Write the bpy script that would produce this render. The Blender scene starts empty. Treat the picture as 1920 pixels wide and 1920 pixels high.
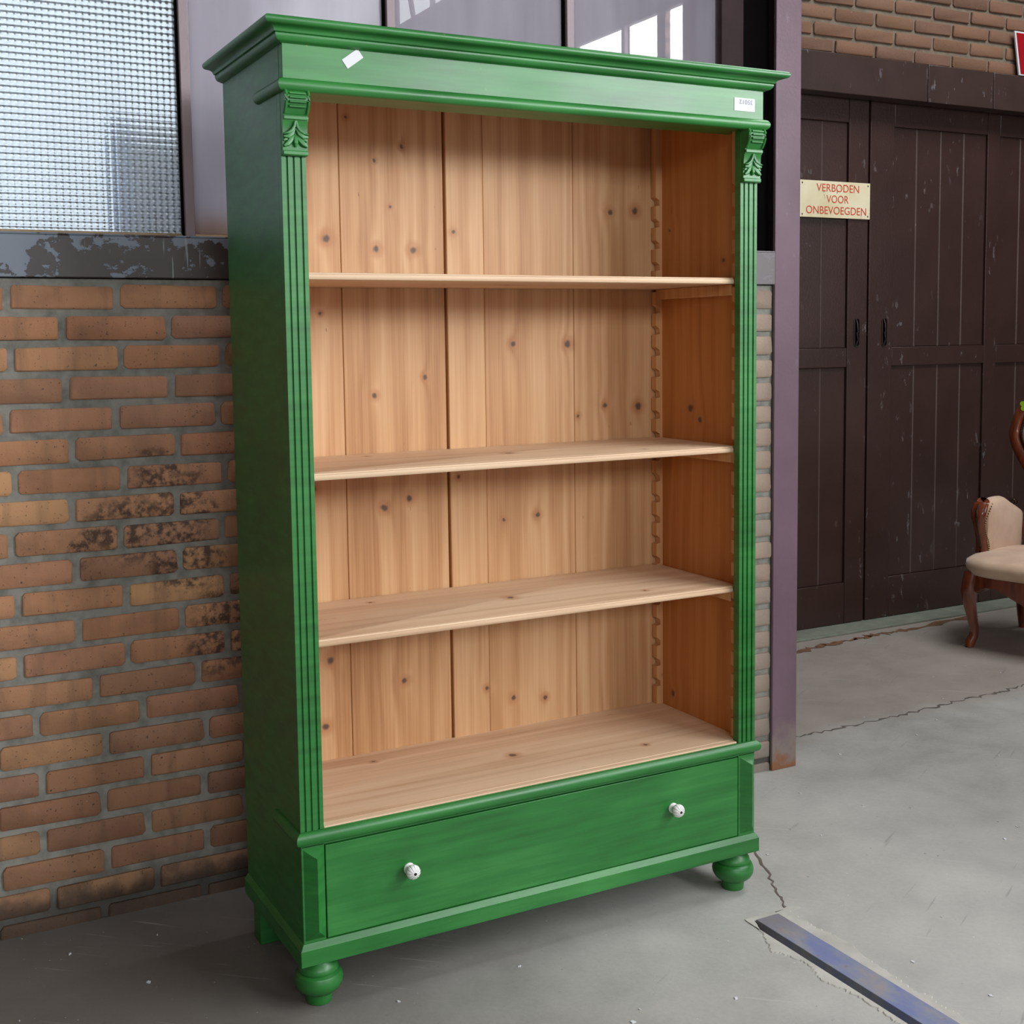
import bpy, bmesh, math, random
from mathutils import Vector, Matrix
random.seed(11)
S = bpy.context.scene
COL = S.collection
# ------------------------------------------------------------------ camera
cam_d = bpy.data.cameras.new('camera')
cam = bpy.data.objects.new('camera', cam_d)
COL.objects.link(cam)
F_PX, PX, PY = 2319.49, 933.616, 839.328
cam_d.sensor_fit = 'HORIZONTAL'
cam_d.sensor_width = 36.0
cam_d.lens = F_PX * 36.0 / 1920.0
cam_d.shift_x = (960 - PX) / 1920.0
cam_d.shift_y = (PY - 960) / 1920.0
YAW, PITCH, ROLL = -0.4831, -0.0883, -0.0137
cy_, sy_, cp, sp = math.cos(YAW), math.sin(YAW), math.cos(PITCH), math.sin(PITCH)
Fw = Vector((-sy_ * cp, cy_ * cp, sp)); Rt = Vector((cy_, sy_, 0)); Up = Rt.cross(Fw)
R2 = math.cos(ROLL) * Rt + math.sin(ROLL) * Up
U2 = -math.sin(ROLL) * Rt + math.cos(ROLL) * Up
cam.matrix_world = Matrix(((R2.x, U2.x, -Fw.x, -0.8), (R2.y, U2.y, -Fw.y, -2.4499), (R2.z, U2.z, -Fw.z, 1.436), (0, 0, 0, 1)))
cam_d.clip_start = 0.05
S.camera = cam
# ------------------------------------------------------------------ colour management, world
S.view_settings.view_transform = 'Standard'
S.view_settings.look = 'None'
S.view_settings.gamma = 1.0
S.view_settings.exposure = 0.72
S.view_settings.use_curve_mapping = False
S.cycles.use_denoising = True
S.cycles.max_bounces = 8
S.cycles.diffuse_bounces = 5
S.cycles.sample_clamp_indirect = 6.0
W = bpy.data.worlds.new('overcast_sky'); S.world = W
W.use_nodes = True
wn = W.node_tree.nodes; wl = W.node_tree.links
wn['Background'].inputs['Color'].default_value = (0.90, 0.94, 1.0, 1)
wn['Background'].inputs['Strength'].default_value = 2.3
# ------------------------------------------------------------------ daylight coming through the hall's windows, plus added overhead fill
def area(name, loc, direction, sx, sy, radiance, col=(1, 1, 1)):
    d = bpy.data.lights.new(name, 'AREA'); d.shape = 'RECTANGLE'; d.size = sx; d.size_y = sy
    d.energy = radiance * math.pi * sx * sy; d.color = col
    o = bpy.data.objects.new(name, d); COL.objects.link(o); o.location = loc
    o.rotation_euler = Vector(direction).to_track_quat('-Z', 'Y').to_euler()
    return o
DAY = (0.93, 0.97, 1.0)
for ya, yb_ in ((-1.225, -1.08), (-1.575, -1.29), (-4.05, -1.60), (-6.45, -4.10)):
    area('window_daylight', (2.83, (ya + yb_) / 2, 2.56), (-1, 0, 0), yb_ - ya, 0.94, 13.0 if ya > -5 else 24.0, DAY)
    if ya < -1.3: area('window_daylight', (2.83, (ya + yb_) / 2, 1.40), (-1, 0, 0), yb_ - ya, 1.20, 1.0, DAY)
area('clerestory_daylight', (2.83, -5.4, 4.1), (-1, 0, 0), 4.0, 0.88, 4.0, DAY)
area('window_daylight', (-1.0, -7.95, 3.2), (0, 1, 0), 4.2, 1.2, 8.0, DAY)
area('overhead_fill', (0.6, -3.6, 4.86), (0, 0, -1), 2.4, 2.4, 0.5, DAY)  # weak unseen overhead fill for the main hall
area('overhead_fill', (4.2, 0.0, 4.86), (0, 0, -1), 2.6, 1.6, 7.5, DAY)  # unseen overhead fill, added to brighten the side hall
area('window_daylight', (5.4, -2.95, 2.2), (0, 1, 0), 2.6, 1.8, 1.6, DAY)

# ------------------------------------------------------------------ node helpers
def srgb(r, g, b):
    f = lambda c: (c / 255 / 12.92) if c / 255 <= 0.04045 else ((c / 255 + 0.055) / 1.055) ** 2.4
    return (f(r), f(g), f(b), 1.0)
class NT:
    def __init__(s, name):
        s.m = bpy.data.materials.new(name); s.m.use_nodes = True
        s.t = s.m.node_tree; s.n = s.t.nodes; s.l = s.t.links; s.n.clear()
        s.out = s.n.new('ShaderNodeOutputMaterial')
    def new(s, typ, inp=None, **kw):
        nd = s.n.new(typ)
        for k, v in kw.items(): setattr(nd, k, v)
        for k, v in (inp or {}).items():
            if isinstance(v, bpy.types.NodeSocket): s.l.new(v, nd.inputs[k])
            else: nd.inputs[k].default_value = v
        return nd
    def math(s, op, a, b=0.0, clamp=False):
        return s.new('ShaderNodeMath', {0: a, 1: b}, operation=op, use_clamp=clamp).outputs[0]
    def vmath(s, op, a, b=(0, 0, 0)):
        nd = s.new('ShaderNodeVectorMath', {0: a, 1: b}, operation=op)
        return nd.outputs['Value'] if op in ('DISTANCE', 'LENGTH', 'DOT_PRODUCT') else nd.outputs['Vector']
    def coord(s): return s.new('ShaderNodeTexCoord').outputs['Object']
    def pos(s): return s.new('ShaderNodeNewGeometry').outputs['Position']
    def rand(s): return s.new('ShaderNodeObjectInfo').outputs['Random']
    def noise(s, vec, scale, detail=4.0, rough=0.55, dist=0.0, out='Fac'):
        return s.new('ShaderNodeTexNoise', {'Vector': vec, 'Scale': scale, 'Detail': detail, 'Roughness': rough, 'Distortion': dist}).outputs[out]
    def stretch(s, vec, sc): return s.vmath('MULTIPLY', vec, sc)
    def ramp(s, fac, stops, interp='LINEAR'):
        nd = s.new('ShaderNodeValToRGB', {'Fac': fac}); cr = nd.color_ramp; cr.interpolation = interp
        while len(cr.elements) < len(stops): cr.elements.new(0.5)
        for e, (p, c) in zip(cr.elements, stops):
            e.position = p; e.color = c if len(c) == 4 else (*c, 1)
        return nd.outputs['Color']
    def mix(s, fac, a, b, blend='MIX'):
        return s.new('ShaderNodeMix', {0: fac, 6: a, 7: b}, data_type='RGBA', blend_type=blend).outputs[2]
    def maprange(s, v, a, b, c=0.0, d=1.0, smooth=False):
        nd = s.new('ShaderNodeMapRange', {0: v, 1: a, 2: b, 3: c, 4: d}); nd.clamp = True
        if smooth: nd.interpolation_type = 'SMOOTHSTEP'
        return nd.outputs[0]
    def bump(s, h, strength=0.3, dist=0.01):
        return s.new('ShaderNodeBump', {'Height': h, 'Strength': strength, 'Distance': dist}).outputs[0]
    def bsdf(s, color, rough=0.5, normal=None, **kw):
        p = s.new('ShaderNodeBsdfPrincipled', {'Base Color': color, 'Roughness': rough})
        for k, v in kw.items():
            k = k.replace('_', ' ')
            if isinstance(v, bpy.types.NodeSocket): s.l.new(v, p.inputs[k])
            else: p.inputs[k].default_value = v
        if normal is not None: s.l.new(normal, p.inputs['Normal'])
        s.l.new(p.outputs[0], s.out.inputs[0])
        return s.m
def greycol(v): return (v, v, v, 1)

def mat_simple(name, col, rough=0.5, var=0.15, scale=14, bumpk=0.15, metal=0.0, **kw):
    t = NT(name); c = t.coord(); n = t.noise(c, scale, 5)
    k = t.maprange(n, 0.3, 0.7, 1 - var, 1 + var)
    colr = t.mix(1.0, col, t.new('ShaderNodeCombineColor', {0: k, 1: k, 2: k}).outputs[0], 'MULTIPLY')
    return t.bsdf(colr, rough, t.bump(t.noise(c, scale * 6, 4), bumpk, 0.002), Metallic=metal, **kw)

def mat_green():
    t = NT('green_paint'); c = t.coord()
    br = t.noise(t.stretch(c, (2.0, 8.0, 30.0)), 1.5, 5, 0.6)
    br2 = t.noise(c, 2.2, 3)
    col = t.ramp(t.math('ADD', t.math('MULTIPLY', br, 0.5), t.math('MULTIPLY', br2, 0.5)),
                 [(0.33, srgb(26, 84, 32)), (0.5, srgb(38, 110, 46)), (0.68, srgb(56, 130, 60))])
    chip = t.noise(c, 55, 6, 0.7)
    big = t.noise(c, 5, 2)
    m = t.math('MULTIPLY', t.maprange(chip, 0.67, 0.71), t.maprange(big, 0.52, 0.6))
    col = t.mix(t.math('MULTIPLY', m, 0.75), col, srgb(150, 150, 80))
    scr = t.noise(t.stretch(c, (14, 14, 160)), 1.2, 4, 0.65)
    m2 = t.math('MULTIPLY', t.maprange(scr, 0.70, 0.73), t.maprange(t.noise(c, 3.3, 2), 0.5, 0.6))
    col = t.mix(t.math('MULTIPLY', m2, 0.6), col, srgb(22, 52, 28))
    return t.bsdf(col, t.maprange(br2, 0.3, 0.7, 0.33, 0.45), t.bump(t.math('ADD', br, t.math('MULTIPLY', chip, 0.3)), 0.12, 0.003), Specular_IOR_Level=0.5)

def mat_pine(name, axis, knots=(), base=((160, 112, 70), (192, 146, 102), (212, 172, 130)), light=0.0):
    """axis: grain direction 0=x 2=z ; knots (a, b, r) in the plane across the board"""
    t = NT(name); c = t.coord()
    r = t.rand()
    off = t.new('ShaderNodeCombineXYZ', {0: t.math('MULTIPLY', r, 3.7), 1: t.math('MULTIPLY', r, 9.1), 2: t.math('MULTIPLY', r, 5.3)}).outputs[0]
    cc = t.vmath('ADD', c, off)
    dist = None
    if knots:
        flat = t.vmath('MULTIPLY', c, (1, 0, 1) if axis == 2 and knots[0][3] == 'xz' else ((0, 1, 1) if axis == 2 else (1, 1, 0)))
        wob = t.vmath('MULTIPLY', t.vmath('SUBTRACT', t.noise(c, 40, 2, out='Color'), (0.5, 0.5, 0.5)), (0.010, 0.010, 0.010))
        flat = t.vmath('ADD', flat, wob)
        for a, b, rr, pl in knots:
            p = {'xz': (a, 0, b), 'yz': (0, a, b), 'xy': (a, b, 0)}[pl]
            d = t.math('DIVIDE', t.vmath('DISTANCE', flat, p), rr * 1.3)
            dist = d if dist is None else t.math('MINIMUM', dist, d)
    st = (26, 26, 0.55) if axis == 2 else ((0.55, 26, 26) if axis == 0 else (26, 0.55, 26))
    warp = t.noise(t.stretch(cc, (3, 3, 0.9) if axis == 2 else (0.9, 3, 3)), 1.0, 2)
    sv = t.stretch(cc, st)
    sv = t.vmath('ADD', sv, t.new('ShaderNodeCombineXYZ', {0: t.math('MULTIPLY', warp, 1.6), 1: t.math('MULTIPLY', warp, 1.6), 2: t.math('MULTIPLY', warp, 0.0)}).outputs[0])
    if dist is not None:
        k = t.math('DIVIDE', 0.8, t.math('ADD', dist, 0.7))
        sv = t.vmath('ADD', sv, t.new('ShaderNodeCombineXYZ', {0: k, 1: k, 2: 0.0}).outputs[0])
    rings = t.math('SINE', t.math('MULTIPLY', t.noise(sv, 0.42, 2, 0.4), 30.0))
    rings = t.maprange(rings, -1, 1)
    fine = t.noise(t.stretch(cc, (190, 190, 3) if axis == 2 else (3, 190, 190)), 1.0, 3, 0.6)
    blotch = t.noise(t.stretch(cc, (7, 7, 1.2) if axis == 2 else (1.2, 7, 7)), 1.0, 3)
    f = t.math('ADD', t.math('ADD', t.math('MULTIPLY', rings, 0.20), t.math('MULTIPLY', fine, 0.40)), t.math('MULTIPLY', blotch, 0.55))
    f = t.math('ADD', f, t.math('MULTIPLY', t.math('SUBTRACT', r, 0.5), 0.12))
    col = t.ramp(f, [(0.30 - light, srgb(*base[0])), (0.55 - light, srgb(*base[1])), (0.85 - light, srgb(*base[2]))])
    if dist is not None:
        halo = t.maprange(dist, 0.8, 2.2, 0.5, 0.0, True)
        col = t.mix(halo, col, srgb(170, 112, 70))
        core = t.maprange(t.math('ADD', dist, t.math('MULTIPLY', fine, 0.3)), 0.45, 1.0, 0.9, 0.0, True)
        col = t.mix(core, col, srgb(82, 64, 58))
    sp_ = t.math('MULTIPLY', t.maprange(t.noise(t.stretch(cc, (60, 60, 14) if axis == 2 else (14, 60, 60)), 1.0, 3, 0.6), 0.72, 0.76), 0.55)
    col = t.mix(sp_, col, srgb(110, 70, 40))
    return t.bsdf(col, 0.5, t.bump(t.math('ADD', fine, t.math('MULTIPLY', rings, 0.4)), 0.10, 0.002), Specular_IOR_Level=0.35)

def mat_brick(far=False):
    t = NT('brown_brick_clay' if far else 'brick_clay'); c = t.coord(); p = t.pos(); r = t.rand()
    col = t.ramp(r, [(0.0, srgb(180, 120, 84)), (0.2, srgb(204, 147, 103)), (0.4, srgb(184, 126, 94)), (0.55, srgb(212, 158, 108)),
                     (0.72, srgb(172, 121, 94)), (0.86, srgb(196, 135, 92)), (1.0, srgb(158, 112, 84))])
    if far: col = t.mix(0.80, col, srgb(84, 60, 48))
    else: col = t.mix(0.18, col, srgb(150, 128, 108))
    blot = t.noise(p, 9, 4)
    col = t.mix(t.maprange(blot, 0.45, 0.7, 0, 0.45), col, srgb(118, 84, 64))
    streak = t.noise(t.stretch(p, (26, 26, 4)), 1.0, 3)
    col = t.mix(t.maprange(streak, 0.52, 0.72, 0, 0.4), col, srgb(112, 86, 66))
    pits = t.noise(p, 150, 3, 0.6)
    col = t.mix(t.maprange(pits, 0.64, 0.70, 0, 0.8), col, srgb(58, 46, 40))
    # soot and tar stains on the wall
    wp = t.vmath('ADD', p, t.vmath('MULTIPLY', t.vmath('SUBTRACT', t.noise(p, 12, 4, out='Color'), (0.5,) * 3), (0.16, 0, 0.16)))
    st = None
    for a, b, rr in ((-0.22, 0.98, 0.10), (-0.13, 0.97, 0.09), (-0.05, 1.02, 0.09), (-0.12, 1.10, 0.08), (-0.06, 0.88, 0.10), (-0.30, 0.95, 0.05), (0.05, 0.70, 0.14)):
        d = t.math('DIVIDE', t.vmath('DISTANCE', t.vmath('MULTIPLY', wp, (1, 0, 1)), (a, 0, b)), rr)
        st = d if st is None else t.math('MINIMUM', st, d)
    smask = t.math('MULTIPLY', t.maprange(st, 0.5, 1.15, 1.0, 0.0, True), t.maprange(t.noise(p, 45, 4, 0.65), 0.42, 0.58))
    col = t.mix(t.math('MULTIPLY', smask, 0.82), col, srgb(44, 36, 34))
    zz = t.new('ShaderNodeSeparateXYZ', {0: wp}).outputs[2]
    base = t.math('MAXIMUM', t.maprange(zz, 0.05, 0.16, 0.88, 0.0, True), t.maprange(zz, 0.10, 0.75, 0.42, 0.0, True))  # grime at the foot, and downward shade painted over the lower courses
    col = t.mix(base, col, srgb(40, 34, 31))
    xx = t.new('ShaderNodeSeparateXYZ', {0: wp}).outputs[0]
    if not far: col = t.mix(t.maprange(t.math('ADD', xx, t.math('MULTIPLY', blot, 0.1)), 1.5, 1.62, 0, 0.75), col, srgb(150, 140, 130))
    fleck = t.maprange(t.noise(p, 60, 2, 0.5), 0.77, 0.79)
    col = t.mix(t.math('MULTIPLY', fleck, 0.6), col, srgb(190, 180, 168))
    return t.bsdf(col, 0.8, t.bump(t.math('ADD', t.math('MULTIPLY', pits, 0.8), t.noise(p, 40, 4)), 0.35, 0.004))

def mat_mortar(far=False):
    t = NT('brown_mortar' if far else 'grey_mortar'); p = t.pos(); n = t.noise(p, 25, 5)
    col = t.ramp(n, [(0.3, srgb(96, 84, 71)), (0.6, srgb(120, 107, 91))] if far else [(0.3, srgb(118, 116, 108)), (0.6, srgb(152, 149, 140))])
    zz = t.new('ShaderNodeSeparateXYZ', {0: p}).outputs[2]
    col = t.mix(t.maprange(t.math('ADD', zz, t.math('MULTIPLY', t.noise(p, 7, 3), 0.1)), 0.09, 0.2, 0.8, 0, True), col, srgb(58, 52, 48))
    return t.bsdf(col, 0.9, t.bump(t.noise(p, 140, 4, 0.7), 0.4, 0.004))

def mat_floor():
    t = NT('worn_concrete'); p = t.pos()
    big = t.noise(p, 0.9, 4); mid = t.noise(p, 5, 6, 0.65); fine = t.noise(p, 70, 5, 0.7)
    f = t.math('ADD', t.math('ADD', t.math('MULTIPLY', big, 0.45), t.math('MULTIPLY', mid, 0.4)), t.math('MULTIPLY', fine, 0.2))
    col = t.ramp(f, [(0.30, srgb(136, 132, 126)), (0.52, srgb(164, 161, 156)), (0.72, srgb(184, 180, 174))])
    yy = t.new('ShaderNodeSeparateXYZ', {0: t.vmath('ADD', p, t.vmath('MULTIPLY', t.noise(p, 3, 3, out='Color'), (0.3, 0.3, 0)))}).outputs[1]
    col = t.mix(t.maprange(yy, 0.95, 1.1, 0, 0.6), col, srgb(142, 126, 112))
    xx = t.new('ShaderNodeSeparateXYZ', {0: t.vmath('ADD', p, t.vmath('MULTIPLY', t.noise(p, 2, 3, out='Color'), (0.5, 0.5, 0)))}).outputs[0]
    col = t.mix(t.maprange(xx, 1.35, 0.0, 0, 0.78, True), col, srgb(72, 63, 56))  # bookcase shade toward low x, painted into the concrete colour
    sc = t.noise(t.stretch(t.new('ShaderNodeVectorRotate', {'Vector': p, 'Angle': 0.7}).outputs[0], (2.5, 60, 1)), 1.0, 3, 0.5)
    col = t.mix(t.maprange(sc, 0.66, 0.72, 0, 0.35), col, srgb(196, 192, 186))
    sc2 = t.noise(t.stretch(t.new('ShaderNodeVectorRotate', {'Vector': p, 'Angle': -0.5}).outputs[0], (3, 50, 1)), 1.0, 3, 0.5)
    col = t.mix(t.maprange(sc2, 0.67, 0.73, 0, 0.35), col, srgb(100, 96, 92))
    col = t.mix(t.maprange(t.noise(p, 38, 3, 0.6), 0.70, 0.75, 0, 0.6), col, srgb(84, 80, 76))
    col = t.mix(t.maprange(t.noise(p, 90, 2, 0.5), 0.755, 0.775, 0, 0.8), col, srgb(225, 220, 210))
    return t.bsdf(col, t.maprange(mid, 0.3, 0.7, 0.5, 0.75), t.bump(t.math('ADD', mid, t.math('MULTIPLY', fine, 0.5)), 0.25, 0.006))

def mat_oxide(name, base, chip, rough=0.35, chips=0.5, rust=False):
    """old oxide paint on steel or boards, chipped to a paler coat"""
    t = NT(name); p = t.pos()
    n = t.noise(p, 4, 4)
    col = t.mix(t.maprange(n, 0.35, 0.7, 0, 0.5), base, tuple(min(1, x * 1.5 + 0.004) for x in base[:3]) + (1,))
    ch = t.noise(t.stretch(p, (30, 30, 12)), 1.0, 5, 0.62)
    m = t.math('MULTIPLY', t.maprange(ch, 0.63, 0.67), t.maprange(t.noise(p, 2.5, 2), 0.45, 0.62))
    col = t.mix(t.math('MULTIPLY', m, chips), col, chip)
    if rust:
        zz = t.new('ShaderNodeSeparateXYZ', {0: p}).outputs[2]
        zz = t.math('ADD', zz, t.math('MULTIPLY', t.noise(p, 18, 4), 0.22))
        col = t.mix(t.maprange(zz, 0.16, 0.30, 0.85, 0, True), col, srgb(140, 126, 118))
        col = t.mix(t.maprange(zz, 0.11, 0.17, 0.9, 0, True), col, srgb(140, 88, 52))
    return t.bsdf(col, rough, t.bump(t.noise(p, 90, 4, 0.6), 0.25, 0.003), Specular_IOR_Level=0.6)

def mat_sillpaint():
    t = NT('dark_sill_paint'); p = t.pos()
    x, z = (t.new('ShaderNodeSeparateXYZ', {0: p}).outputs[i] for i in (0, 2))
    col = t.ramp(t.noise(p, 5, 4), [(0.3, srgb(52, 45, 42)), (0.7, srgb(70, 62, 58))])
    n = t.noise(t.stretch(p, (24, 24, 34)), 1.0, 6, 0.65)
    left = t.maprange(t.math('ADD', x, t.math('MULTIPLY', n, 0.05)), -0.42, -0.36, 0.16, 0.0)
    top = t.maprange(z, 1.655, 1.694, 0.0, 0.13)
    mid = t.math('MULTIPLY', t.maprange(t.noise(p, 3.1, 2), 0.45, 0.6), 0.04)
    m = t.maprange(t.math('ADD', n, t.math('ADD', left, t.math('ADD', top, mid))), 0.60, 0.63)
    col = t.mix(t.math('MULTIPLY', m, 0.9), col, srgb(122, 132, 146))
    drip = t.noise(t.stretch(p, (90, 90, 5)), 1.0, 3, 0.5)
    col = t.mix(t.maprange(drip, 0.70, 0.73, 0, 0.7), col, srgb(150, 158, 166))
    col = t.mix(t.maprange(x, 1.4, 1.6, 0, 0.85), col, srgb(132, 124, 126))
    return t.bsdf(col, 0.45, t.bump(t.math('SUBTRACT', 1.0, m), 0.3, 0.002))
def mat_pane(name, kind):
    t = NT(name); p = t.pos()
    dirt = t.noise(t.stretch(p, (3, 3, 1.0)), 1.0, 4)
    smear = t.noise(t.stretch(p, (16, 16, 1.2)), 1.0, 3)
    f = t.math('ADD', t.math('MULTIPLY', dirt, 0.6), t.math('MULTIPLY', smear, 0.4))
    if kind == 'ribbed':
        x, y, z = (t.new('ShaderNodeSeparateXYZ', {0: p}).outputs[i] for i in range(3))
        wz = t.math('SINE', t.math('MULTIPLY', z, 2 * math.pi / 0.0155))
        wx = t.math('SINE', t.math('MULTIPLY', x, 2 * math.pi / 0.0155))
        h = t.math('ADD', wz, t.math('MULTIPLY', wx, 0.6))
        nor = t.bump(h, 1.0, 0.0032)
        tc = t.ramp(f, [(0.3, srgb(176, 182, 184)), (0.7, srgb(206, 211, 213))])
        groove = t.math('MULTIPLY', t.maprange(wz, -0.5, -0.95), 0.34)
        tc = t.mix(groove, tc, srgb(130, 130, 146))
        groove = t.math('MULTIPLY', t.maprange(wx, -0.6, -0.95), 0.22)
        tc = t.mix(groove, tc, srgb(140, 146, 152))
        dot = t.math('MULTIPLY', t.maprange(wz, 0.5, 0.95), t.maprange(wx, 0.4, 0.9))
        tc = t.mix(t.math('MULTIPLY', dot, 0.75), tc, srgb(250, 252, 255))
        tr = t.new('ShaderNodeBsdfTranslucent', {'Color': tc})
        rf = t.new('ShaderNodeBsdfRefraction', {'Color': (0.9, 0.95, 0.97, 1), 'Roughness': 0.12, 'IOR': 1.3, 'Normal': nor})
        gl = t.new('ShaderNodeBsdfGlossy', {'Color': (1, 1, 1, 1), 'Roughness': 0.16, 'Normal': nor})
        a = t.new('ShaderNodeMixShader', {0: 0.40, 1: tr.outputs[0], 2: rf.outputs[0]})
        fr = t.new('ShaderNodeFresnel', {'IOR': 1.5, 'Normal': nor})
    else:
        tc = t.ramp(f, [(0.35, srgb(176, 170, 176)), (0.65, srgb(196, 192, 198))])
        z = t.new('ShaderNodeSeparateXYZ', {0: t.vmath('ADD', p, t.vmath('MULTIPLY', t.noise(p, 9, 3, out='Color'), (0, 0, 0.09)))}).outputs[2]
        tc = t.mix(t.maprange(z, 1.73, 1.84, 0.8, 0, True), tc, srgb(170, 140, 116))
        tr = t.new('ShaderNodeBsdfTranslucent', {'Color': tc})
        tp = t.new('ShaderNodeBsdfTransparent', {'Color': (0.9, 0.93, 0.95, 1)})
        a = t.new('ShaderNodeMixShader', {0: 0.07, 1: tr.outputs[0], 2: tp.outputs[0]})
        gl = t.new('ShaderNodeBsdfGlossy', {'Color': (1, 1, 1, 1), 'Roughness': 0.0 if kind == 'plain' else 0.13})
        fr = t.new('ShaderNodeFresnel', {'IOR': 1.55})
    b = t.new('ShaderNodeMixShader', {0: fr.outputs[0], 1: a.outputs[0], 2: gl.outputs[0]})
    t.l.new(b.outputs[0], t.out.inputs[0])
    return t.m

def mat_velvet():
    t = NT('beige_velvet'); c = t.coord(); n = t.noise(c, 9, 4)
    col = t.ramp(n, [(0.3, srgb(196, 160, 132)), (0.7, srgb(216, 184, 156))])
    return t.bsdf(col, 0.85, t.bump(t.noise(c, 300, 2), 0.2, 0.002), Sheen_Weight=0.4, Sheen_Roughness=0.5)

def mat_mahogany():
    t = NT('mahogany_varnish'); c = t.coord()
    n = t.noise(t.stretch(c, (40, 40, 6)), 1.0, 4)
    col = t.ramp(n, [(0.3, srgb(84, 32, 12)), (0.7, srgb(136, 62, 26))])
    return t.bsdf(col, 0.22, None, Specular_IOR_Level=0.7, Coat_Weight=0.5, Coat_Roughness=0.1)

BACK_KNOTS = [(0.235, 1.68, 0.0118), (0.363, 1.657, 0.0105), (0.463, 1.656, 0.0105), (1.046, 1.77, 0.0092), (1.124, 1.776, 0.0118), (0.489, 1.34, 0.0079), (0.351, 1.299, 0.0079), (0.907, 1.418, 0.0118), (0.742, 1.42, 0.0092), (1.025, 1.25, 0.0079), (1.134, 1.243, 0.0118), (0.37, 1.018, 0.0105), (0.438, 1.036, 0.0105), (0.708, 0.96, 0.0066), (0.81, 0.966, 0.0079), (0.187, 1.078, 0.0105), (0.219, 0.65, 0.0118), (0.416, 0.57, 0.0092), (0.202, 0.485, 0.0105), (0.65, 0.517, 0.0066), (0.73, 0.48, 0.0092), (0.827, 0.465, 0.0079), (0.574, 1.704, 0.0066), (0.403, 1.762, 0.0053), (0.437, 1.908, 0.0066), (0.293, 1.97, 0.0053), (0.363, 1.871, 0.0053), (0.215, 1.501, 0.0053), (0.576, 1.083, 0.0066), (0.94, 1.224, 0.0053)]
M = {}
M['green'] = mat_green()
M['pine_back'] = mat_pine('pine_back_boards', 2, [(a, b, r, 'xz') for a, b, r in BACK_KNOTS])
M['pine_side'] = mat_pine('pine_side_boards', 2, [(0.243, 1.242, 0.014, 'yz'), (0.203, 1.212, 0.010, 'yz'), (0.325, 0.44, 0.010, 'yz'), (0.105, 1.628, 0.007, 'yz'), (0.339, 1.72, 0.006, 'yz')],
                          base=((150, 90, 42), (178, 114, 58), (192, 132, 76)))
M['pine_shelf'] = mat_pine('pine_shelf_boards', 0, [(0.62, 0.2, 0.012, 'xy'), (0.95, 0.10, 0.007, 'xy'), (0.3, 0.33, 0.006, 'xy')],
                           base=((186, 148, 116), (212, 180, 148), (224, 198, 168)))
M['pine_cleat'] = mat_pine('pine_cleats', 2, base=((160, 108, 62), (196, 146, 98), (214, 168, 120)))
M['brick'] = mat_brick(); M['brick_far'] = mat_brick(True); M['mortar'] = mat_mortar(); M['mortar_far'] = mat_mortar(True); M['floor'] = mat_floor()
M['column'] = mat_oxide('purple_oxide_paint', srgb(112, 88, 100), srgb(190, 186, 196), 0.42, 0.35, True)
M['sill'] = mat_sillpaint()
M['bar'] = mat_oxide('glazing_bar_paint', srgb(126, 108, 112), srgb(60, 56, 60), 0.45, 0.2)
M['door'] = mat_oxide('brown_door_paint', srgb(54, 33, 28), srgb(150, 146, 150), 0.33, 0.35)
M['door_worn_lit'] = mat_oxide('worn_lit_arris', srgb(92, 74, 68), srgb(160, 152, 150), 0.45, 0.8)  # worn plank edges, with the light they catch painted paler
M['jamb'] = mat_simple('dark_brown_paint', srgb(52, 38, 40), 0.75, Specular_IOR_Level=0.15)
M['beam'] = mat_oxide('beam_paint', srgb(58, 42, 38), srgb(150, 146, 156), 0.3, 0.4)
M['black'] = mat_simple('void_shade_black', srgb(8, 6, 7), 0.9, Specular_IOR_Level=0.05)  # black standing in for shade in gaps
M['putty'] = mat_simple('tan_putty', srgb(176, 148, 116), 0.8)
M['pane_ribbed'] = mat_pane('ribbed_glass', 'ribbed'); M['pane_plain'] = mat_pane('dusty_glass', 'plain'); M['pane_hazy'] = mat_pane('hazy_glass', 'hazy')
M['white'] = mat_simple('white_ceramic', srgb(236, 234, 230), 0.25, 0.02, 8, 0.0)
M['grey_line'] = mat_simple('grey_glaze', srgb(120, 116, 112), 0.4, 0.05)
M['steel_dark'] = mat_simple('dark_metal', srgb(70, 66, 64), 0.35, 0.2, 20, 0.1, 0.8)
M['paper'] = mat_simple('white_paper', srgb(206, 206, 208), 0.7, 0.02, 10, 0.0)
M['ink'] = mat_simple('faint_grey_ink', srgb(128, 124, 148), 0.8, 0.05)
M['ceiling'] = mat_simple('ceiling_boards', srgb(84, 80, 78), 0.8)
M['plaster'] = mat_simple('dull_plaster', srgb(82, 76, 72), 0.85)
M['velvet'] = mat_velvet(); M['mahogany'] = mat_mahogany()
M['ebony'] = mat_simple('dark_varnish', srgb(40, 22, 16), 0.25)
M['brass'] = mat_simple('bronze_nails', srgb(120, 92, 60), 0.35, 0.2, 30, 0.0, 0.6)
M['lime'] = mat_simple('lime_paper', srgb(176, 226, 40), 0.6, 0.05)
M['red'] = mat_simple('red_enamel', srgb(150, 8, 22), 0.35, 0.08)
M['redink'] = mat_simple('red_lettering', srgb(206, 66, 40), 0.6, 0.12)
M['outside'] = mat_simple('outside_ground', srgb(120, 118, 112), 0.9)
M['fenceboard'] = mat_simple('fence_boards', srgb(128, 112, 112), 0.8)
M['bluepaint'] = mat_simple('blue_paint', srgb(96, 156, 246), 0.6)
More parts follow.
